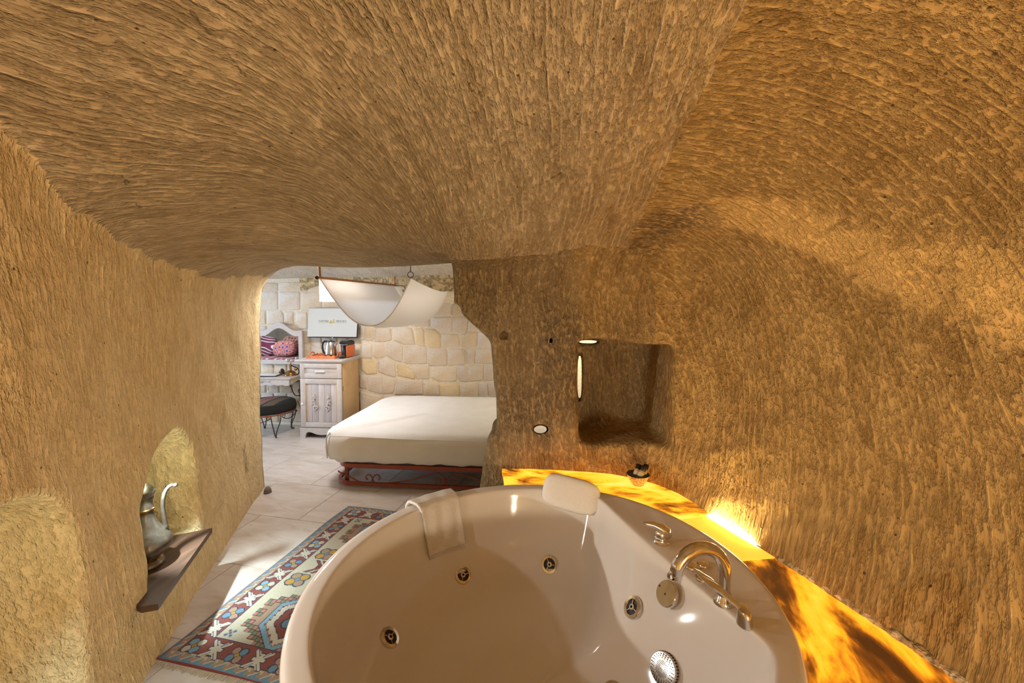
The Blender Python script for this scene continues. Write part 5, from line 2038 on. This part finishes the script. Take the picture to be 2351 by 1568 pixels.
def glyph(ch):
    w, st = GL[ch]
    if ch == 'O':
        pts = [(0.5 + 0.40 * math.cos(a), 0.5 + 0.48 * math.sin(a)) for a in [2 * PI * k / 20 for k in range(21)]]
        st = [(p, q, 0.75 + 0.5 * abs((p[0] - 0.5) / 0.4)) for p, q in zip(pts[:-1], pts[1:])]
    if ch == 'U':
        pts = [(0.16, 1.0), (0.16, 0.35), (0.20, 0.16), (0.32, 0.03), (0.46, 0.0), (0.60, 0.03), (0.72, 0.16), (0.76, 0.35), (0.76, 1.0)]
        st = [(p, q, 1.2 if i < 3 else 0.7) for i, (p, q) in enumerate(zip(pts[:-1], pts[1:]))]
        st += [((0.04, 0.97), (0.28, 0.97), .5), ((0.66, 0.97), (0.86, 0.97), .5)]
    if ch == 'S':
        pts = [(0.52, 0.82), (0.46, 0.94), (0.32, 0.99), (0.18, 0.93), (0.12, 0.78), (0.18, 0.64), (0.34, 0.53), (0.48, 0.42), (0.54, 0.27), (0.48, 0.08), (0.32, 0.01), (0.16, 0.06), (0.08, 0.20)]
        st = [(p, q, 0.7 + (0.5 if 4 < i < 8 else 0)) for i, (p, q) in enumerate(zip(pts[:-1], pts[1:]))]
    return w, st


def word(txt, x0, z0, h, xs):
    mb = MB()
    x = x0
    for ch in txt:
        w, st = glyph(ch)
        for (ax, ay), (bx, by), wt in st:
            a, b = Vector((x + ax * h * xs, z0 + ay * h)), Vector((x + bx * h * xs, z0 + by * h))
            d = (b - a)
            d = d.normalized() if d.length > 0 else Vector((1, 0))
            n_ = Vector((-d.y, d.x)) * h * 0.058 * wt
            a2, b2 = a - d * h * 0.03, b + d * h * 0.03
            q = [a2 - n_, b2 - n_, b2 + n_, a2 + n_]
            mb.prism([(p.x, p.y) for p in q], 0, 0.0008, lambda p: Vector((p.x, -0.0025 - p.z, p.y)))
        x += w * h * xs
    return mb, x


LH = 0.026
mb, xe = word('TAFONI', 0, 0, LH, 1.0)
x_start = -0.190
mb, xe = word('TAFONI', x_start, 0.006, LH, 1.12)
o = mb.build('screen_lettering', 'logo_dark', tv, smooth=False)
o['kind'] = 'stuff'
mb, xe2 = word('HOUSES', 0.045, 0.006, LH, 1.12)
o = mb.build('screen_lettering', 'logo_dark', tv, smooth=False)
o['kind'] = 'stuff'
mb = MB()
fl_ = lambda p: Vector((p.x, -0.0025 - p.z, p.y))
for po in ([(-0.045, -0.006), (-0.036, 0.010), (-0.030, 0.022), (-0.022, 0.036), (-0.016, 0.028), (-0.010, 0.012), (-0.004, -0.008), (-0.024, -0.010)],
           [(-0.004, -0.008), (0.003, 0.012), (0.008, 0.030), (0.014, 0.026), (0.006, 0.002), (0.004, -0.008)],
           [(0.008, -0.006), (0.014, 0.012), (0.006, 0.044), (0.016, 0.050), (0.022, 0.042), (0.020, 0.030), (0.028, 0.012), (0.036, -0.008), (0.026, -0.004), (0.018, 0.008)]):
    mb.prism(po, 0, 0.0008, fl_)
mb.build('screen_emblem', 'logo_gold', tv, smooth=False)['kind'] = 'stuff'
mb = MB()
mb.prism([(-0.185, -0.0055), (-0.048, -0.0055), (-0.048, -0.0038), (-0.185, -0.0038)], 0, 0.0006, fl_)
mb.prism([(0.044, -0.0055), (0.165, -0.0055), (0.165, -0.0038), (0.044, -0.0038)], 0, 0.0006, fl_)
mb.build('screen_underline', 'logo_gold', tv, smooth=False)['kind'] = 'stuff'

# ------------------------------------------------------------------ wall mirror with arched frame
mc = back_hit(646, 835, 0.02)
mir = thing('wall_mirror', 'wall mirror in an arched cream wooden frame above the console', 'mirror', mc - BEY * 0.035, -BY)
MWH, MHS, MHP = 0.322, 0.440, 0.545            # half width, shoulder height, peak height


def arch_out(inset):
    hw = MWH - inset
    pts = []
    for k in range(31):
        x_ = -hw + 2 * hw * k / 30
        t_ = abs(x_) / MWH
        if t_ > 0.72:
            z = MHS
        else:
            z = MHS + (MHP - MHS) * (0.5 + 0.5 * math.cos(PI * t_ / 0.72))
        pts.append((x_, z - inset * 1.25))
    return pts


fw = 0.058
outer = [(-MWH, 0.0)] + arch_out(0) + [(MWH, 0.0)]
inner = [(-MWH + fw, fw * 0.95)] + arch_out(fw) + [(MWH - fw, fw * 0.95)]
n = len(outer)
vs, fs = [], []
for y_, sh_ in ((0.030, 0), (0.0, 0), (-0.006, 0.006)):
    for (ox, oz), (ix, iz) in zip(outer, inner):
        vs.append((ox * (1 - sh_ / MWH), y_, oz))
        vs.append((ix * (1 + sh_ / MWH), y_, iz))
for i in range(n):
    j = (i + 1) % n
    b2 = 2 * n
    fs.append((4 * n + 2 * i, 4 * n + 2 * j, 4 * n + 2 * j + 1, 4 * n + 2 * i + 1))
    for l_ in range(2):
        fs.append((l_ * b2 + 2 * i, l_ * b2 + 2 * j, (l_ + 1) * b2 + 2 * j, (l_ + 1) * b2 + 2 * i))
        fs.append((l_ * b2 + 2 * i + 1, (l_ + 1) * b2 + 2 * i + 1, (l_ + 1) * b2 + 2 * j + 1, l_ * b2 + 2 * j + 1))
MB().add(vs, fs).build('mirror_frame', 'cream_wood', mir, smooth=False)
MB().prism(inner, 0, 0.004, lambda p: Vector((p.x * 1.02, 0.012 - p.z, p.y))).build('mirror_pane', 'mirror_glass', mir, smooth=False)
MIRP = mc - BEY * 0.023

# ------------------------------------------------------------------ console table, telephone, folder
ZT = 0.690
cr = on_z(666, 868, ZT)
u_r = (cr - WB0).dot(BEX)
con = thing('console_table', 'white carved console table on iron wall brackets', 'console table', WB0 + BEX * u_r - BEY * 0.02, -BY)
CTD = (WB0 - cr).dot(BEY) - 0.02
MB().box((-0.42, -CTD / 2, ZT - 0.011), (0.84, CTD, 0.022), 0.004).build('table_top', 'cream_wood', con)
ap = [(0.0, 0.0), (-0.84, 0.0), (-0.84, -0.066)] + [(-0.84 + 0.84 * k / 40, -0.068 - 0.012 * math.sin(k * PI / 5) ** 2 - 0.010 * math.exp(-((k - 20) / 5) ** 2)) for k in range(41)] + [(0.0, -0.068)]
MB().prism(ap, 0, 0.014, lambda p: Vector((p.x - 0.010, -CTD + 0.012 + p.z, ZT - 0.022 + p.y))).build('front_apron', 'cream_wood', con, smooth=False)
ap2 = [(0, 0), (CTD - 0.02, 0), (CTD - 0.02, -0.030), (CTD * 0.75, -0.045), (CTD * 0.5, -0.040), (CTD * 0.25, -0.058), (0, -0.070)]
for xx in (-0.010, -0.830):
    MB().prism(ap2, 0, 0.012, lambda p, x0=xx: Vector((x0 - p.z, -CTD + 0.012 + p.x, ZT - 0.022 + p.y))).build('side_apron', 'cream_wood', con, smooth=False)
mb = MB()
for sg in (-1, 1):
    c_ = Vector((-0.42 + sg * 0.035, -CTD + 0.008, ZT - 0.055))
    mb.tube(spiral(c_, (sg, 0, 0), (0, 0, 1), 0.004, 0.016, 0, 8, 16), 0.004, 6)
    mb.tube(bez(c_ + Vector((sg * 0.016, 0, 0)), c_ + Vector((sg * 0.05, 0, 0.02)), c_ + Vector((sg * 0.08, 0, -0.01)), c_ + Vector((sg * 0.11, 0, 0.008)), 8), 0.004, 6)
mb.build('carving', 'cream_wood', con, smooth='full')['kind'] = 'stuff'
for xx in (-0.055, -0.78):
    b_ = MB()
    b_.box((xx, -0.012, ZT - 0.17), (0.032, 0.022, 0.27), 0.003)
    b_.box((xx, -CTD * 0.45, ZT - 0.085), (0.020, CTD * 0.8, 0.010), 0.002)
    br_ = b_.build('bracket', 'dark_iron', con)
    sc_ = MB()
    sc_.tube(bez((xx, -CTD * 0.70, ZT - 0.095), (xx, -CTD * 0.62, ZT - 0.22), (xx, -CTD * 0.40, ZT - 0.30), (xx, -0.03, ZT - 0.27), 14), 0.006, 7)
    sc_.tube(spiral((xx, -0.055, ZT - 0.225), (0, 1, 0), (0, 0, 1), 0.006, 0.028, 0.0, 8.5, 22), 0.005, 7)
    sc_.tube(spiral((xx, -CTD * 0.72, ZT - 0.115), (0, 1, 0), (0, 0, 1), 0.005, 0.016, 0.0, 7.0, 16), 0.005, 7)
    sc_.build('bracket_scroll', 'dark_iron', br_, smooth='full')['kind'] = 'stuff'

pb = on_z(666, 862, ZT)
ph = thing('telephone', 'antique style brass candlestick telephone on the console', 'telephone', (pb.x - 0.005, pb.y + 0.02, ZT), -BY)
MB().lathe([(0.078, 0.0), (0.080, 0.006), (0.074, 0.016), (0.070, 0.018), (0.066, 0.032), (0.050, 0.050), (0.030, 0.058), (0.018, 0.062)], 36).build('base', 'brass', ph, smooth='full')
MB().lathe([(0.079, 0.0), (0.081, 0.003), (0.079, 0.006)], 36, cap=False).build('base_rim', 'black_plastic', ph)
MB().lathe([(0.018, 0.060), (0.016, 0.068), (0.015, 0.140), (0.018, 0.150), (0.012, 0.156)], 20).build('stem', 'brass', ph, smooth='full')
mb = MB()
mb.tube([(0, 0, 0.150), (0, 0, 0.185)], 0.008, 10)
mb.tube([(-0.045, 0, 0.176), (0, 0, 0.170), (0.05, 0, 0.178)], 0.006, 8)
mb.build('cradle', 'chrome', ph)['kind'] = 'stuff'
for sx in (-0.028, 0.034):
    MB().lathe([(0.006, 0.182), (0.020, 0.184), (0.026, 0.190), (0.022, 0.204), (0.010, 0.212), (0.0, 0.214)], 20, Matrix.Translation((sx, 0, 0.0))).build('bell', 'chrome', ph, smooth='full')
MB().lathe([(0.0, 0.0), (0.030, 0.002), (0.034, 0.010), (0.022, 0.034), (0.014, 0.050), (0.0, 0.052)], 24, Matrix.Translation((-0.088, -0.02, 0.055)) @ Matrix.Rotation(R(-112), 4, 'Y')).build('mouthpiece', 'black_plastic', ph, smooth='full')
MB().lathe([(0.036, 0.001), (0.0375, 0.006), (0.034, 0.011)], 24, Matrix.Translation((-0.088, -0.02, 0.055)) @ Matrix.Rotation(R(-112), 4, 'Y'), cap=False).build('mouthpiece_ring', 'brass', ph)
MB().lathe([(0.0, 0.0), (0.020, 0.004), (0.022, 0.016), (0.014, 0.030), (0.0, 0.034)], 18, Matrix.Translation((0.062, 0.0, 0.075)) @ Matrix.Rotation(R(60), 4, 'Y')).build('dial', 'brass', ph, smooth='full')
MB().tube(bez((0.012, 0.01, 0.122), (0.06, 0.015, 0.10), (0.115, 0.02, 0.10), (0.102, 0.02, 0.035), 12) + bez((0.102, 0.02, 0.035), (0.098, 0.02, 0.01), (0.085, 0.02, 0.008), (0.075, 0.015, 0.008), 5)[1:], 0.007, 8).build('cord', 'black_plastic', ph, smooth='full')

fp = on_z(612, 863, ZT)
fo = thing('menu_folder', 'black folder of papers lying on the console table', 'folder', (fp.x, fp.y + 0.02, ZT), -BY + R(12))
MB().box((0, 0, 0.006), (0.30, 0.20, 0.012), 0.002).build('cover', 'folder_black', fo)
MB().box((0.045, -0.01, 0.015), (0.20, 0.17, 0.004), 0.001, rot=Matrix.Rotation(R(-10), 3, 'Z')).build('sheet', 'paper', fo)
MB().box((-0.03, 0.02, 0.0195), (0.18, 0.14, 0.003), 0.001, rot=Matrix.Rotation(R(14), 3, 'Z')).build('sheet', 'paper', fo)
# thin cable between console bracket and cabinet
pA = back_hit(683, 920, 0.03)
pB = back_hit(696, 938, 0.03)
o = MB().tube(bez(pA, pA + Vector((0.01, 0, -0.03)), pB + Vector((-0.03, 0, -0.01)), pB, 10), 0.003, 6).build('cable', 'black_plastic', smooth='full')
tag(o, 'thin dark cable looping from the console bracket to the cabinet', 'cable')

# ------------------------------------------------------------------ upholstered stool
st = thing('stool', 'round stool with striped kilim cushion on curled iron legs', 'stool', (-3.02, 5.37, 0), -BY)
mb = MB()
SR = 0.30
MB().lathe([(SR - 0.02, 0.285), (SR, 0.295), (SR + 0.006, 0.34), (SR - 0.004, 0.385), (SR - 0.02, 0.400)], 48, cap=False).build('cushion_side', 'stool_black', st, smooth='full')
MB().lathe([(SR - 0.02, 0.399), (SR - 0.06, 0.412), (SR * 0.5, 0.424), (0.0, 0.428)], 48, cap=False).build('cushion_top', 'stool_kilim', st, smooth='full')
MB().tube([(math.cos(a) * (SR - 0.01), math.sin(a) * (SR - 0.01), 0.276) for a in [2 * PI * k / 48 for k in range(48)]], 0.009, 8, closed=True).build('seat_ring', 'red_iron', st)
for k in range(4):
    a = R(45 + 90 * k) + 0.05
    ex_ = Vector((math.cos(a), math.sin(a), 0))
    et = Vector((-math.sin(a), math.cos(a), 0))
    lg = MB()
    for sg in (-1, 1):
        p = bez(ex_ * (SR - 0.02) + et * sg * 0.055 + UP * 0.272, ex_ * (SR + 0.005) + et * sg * 0.05 + UP * 0.16, ex_ * (SR - 0.07) + et * sg * 0.012 + UP * 0.10, ex_ * (SR - 0.05) + et * sg * 0.006 + UP * 0.012, 12)
        lg.tube(p, 0.0062, 7)
        lg.tube(spiral(ex_ * (SR - 0.02) + et * sg * 0.082 + UP * 0.252, et * sg, UP, 0.006, 0.022, 0.5, 7.2, 18), 0.0048, 6)
    lg.tube([ex_ * (SR - 0.052) + UP * 0.014, ex_ * (SR - 0.02) + UP * 0.006], 0.009, 7)
    lg.build('leg', 'dark_iron', st, smooth='full')
    a2 = a + R(45)
    c_ = Vector((math.cos(a2), math.sin(a2), 0)) * (SR - 0.04)
    t2 = Vector((-math.sin(a2), math.cos(a2), 0))
    MB().tube([c_ + t2 * (x_ * 0.17) + UP * (0.195 + 0.055 * x_ * x_) for x_ in [k2 / 8 - 1 for k2 in range(17)]], 0.005, 7).build('stretcher', 'dark_iron', st)

# ------------------------------------------------------------------ bench and cushions, seen in the mirror
def reflect(p):
    d = (p - MIRP).dot(BEY)
    return p - BEY * (2 * d)


vb = on_z(640, 823, 0.46)
rb = reflect(vb)
bn = thing('alcove_bench', 'low bench under a striped kilim in the alcove mirrored above the console', 'bench', (rb.x, rb.y - 0.36, 0), 0)
MB().box((0, 0, 0.20), (2.2, 0.74, 0.40), 0.01).build('bench_base', 'plaster_bedroom', bn)
MB().box((0, 0, 0.43), (2.2, 0.76, 0.06), 0.02).build('kilim_cover', 'bench_kilim', bn)
for k, (px, sx, mt, rot_, lab, hh) in enumerate(((612, 0.25, 'suzani_cloth', 10, 'white cushion with dark red vine pattern on the mirrored bench', 0.21), (655, 0.27, 'navy_print', -4, 'navy and rust patterned cushion at the front of the mirrored bench', 0.17),
                                         (672, 0.25, 'rust_print', 3, 'rust and brown patterned cushion behind the navy cushion', 0.21), (716, 0.21, 'suzani_cloth', -8, 'dark red vine pattern cushion at the end of the mirrored bench', 0.20))):
    vp = on_z(px, 820, 0.46)
    rp_ = reflect(at_y(px, 800, vp.y + (0.30, 0.08, 0.36, 0.12)[k]))
    c_ = rounded_box(sx, 0.085, hh, 3.0, 16, 32).build('cushion', mt, smooth='full')
    c_.location = (rp_.x, rp_.y, 0.468 + hh * 0.985)
    c_.rotation_euler = (R(14), R(rot_), 0)
    tag(c_, lab, 'cushion', 'cushions on the alcove bench')
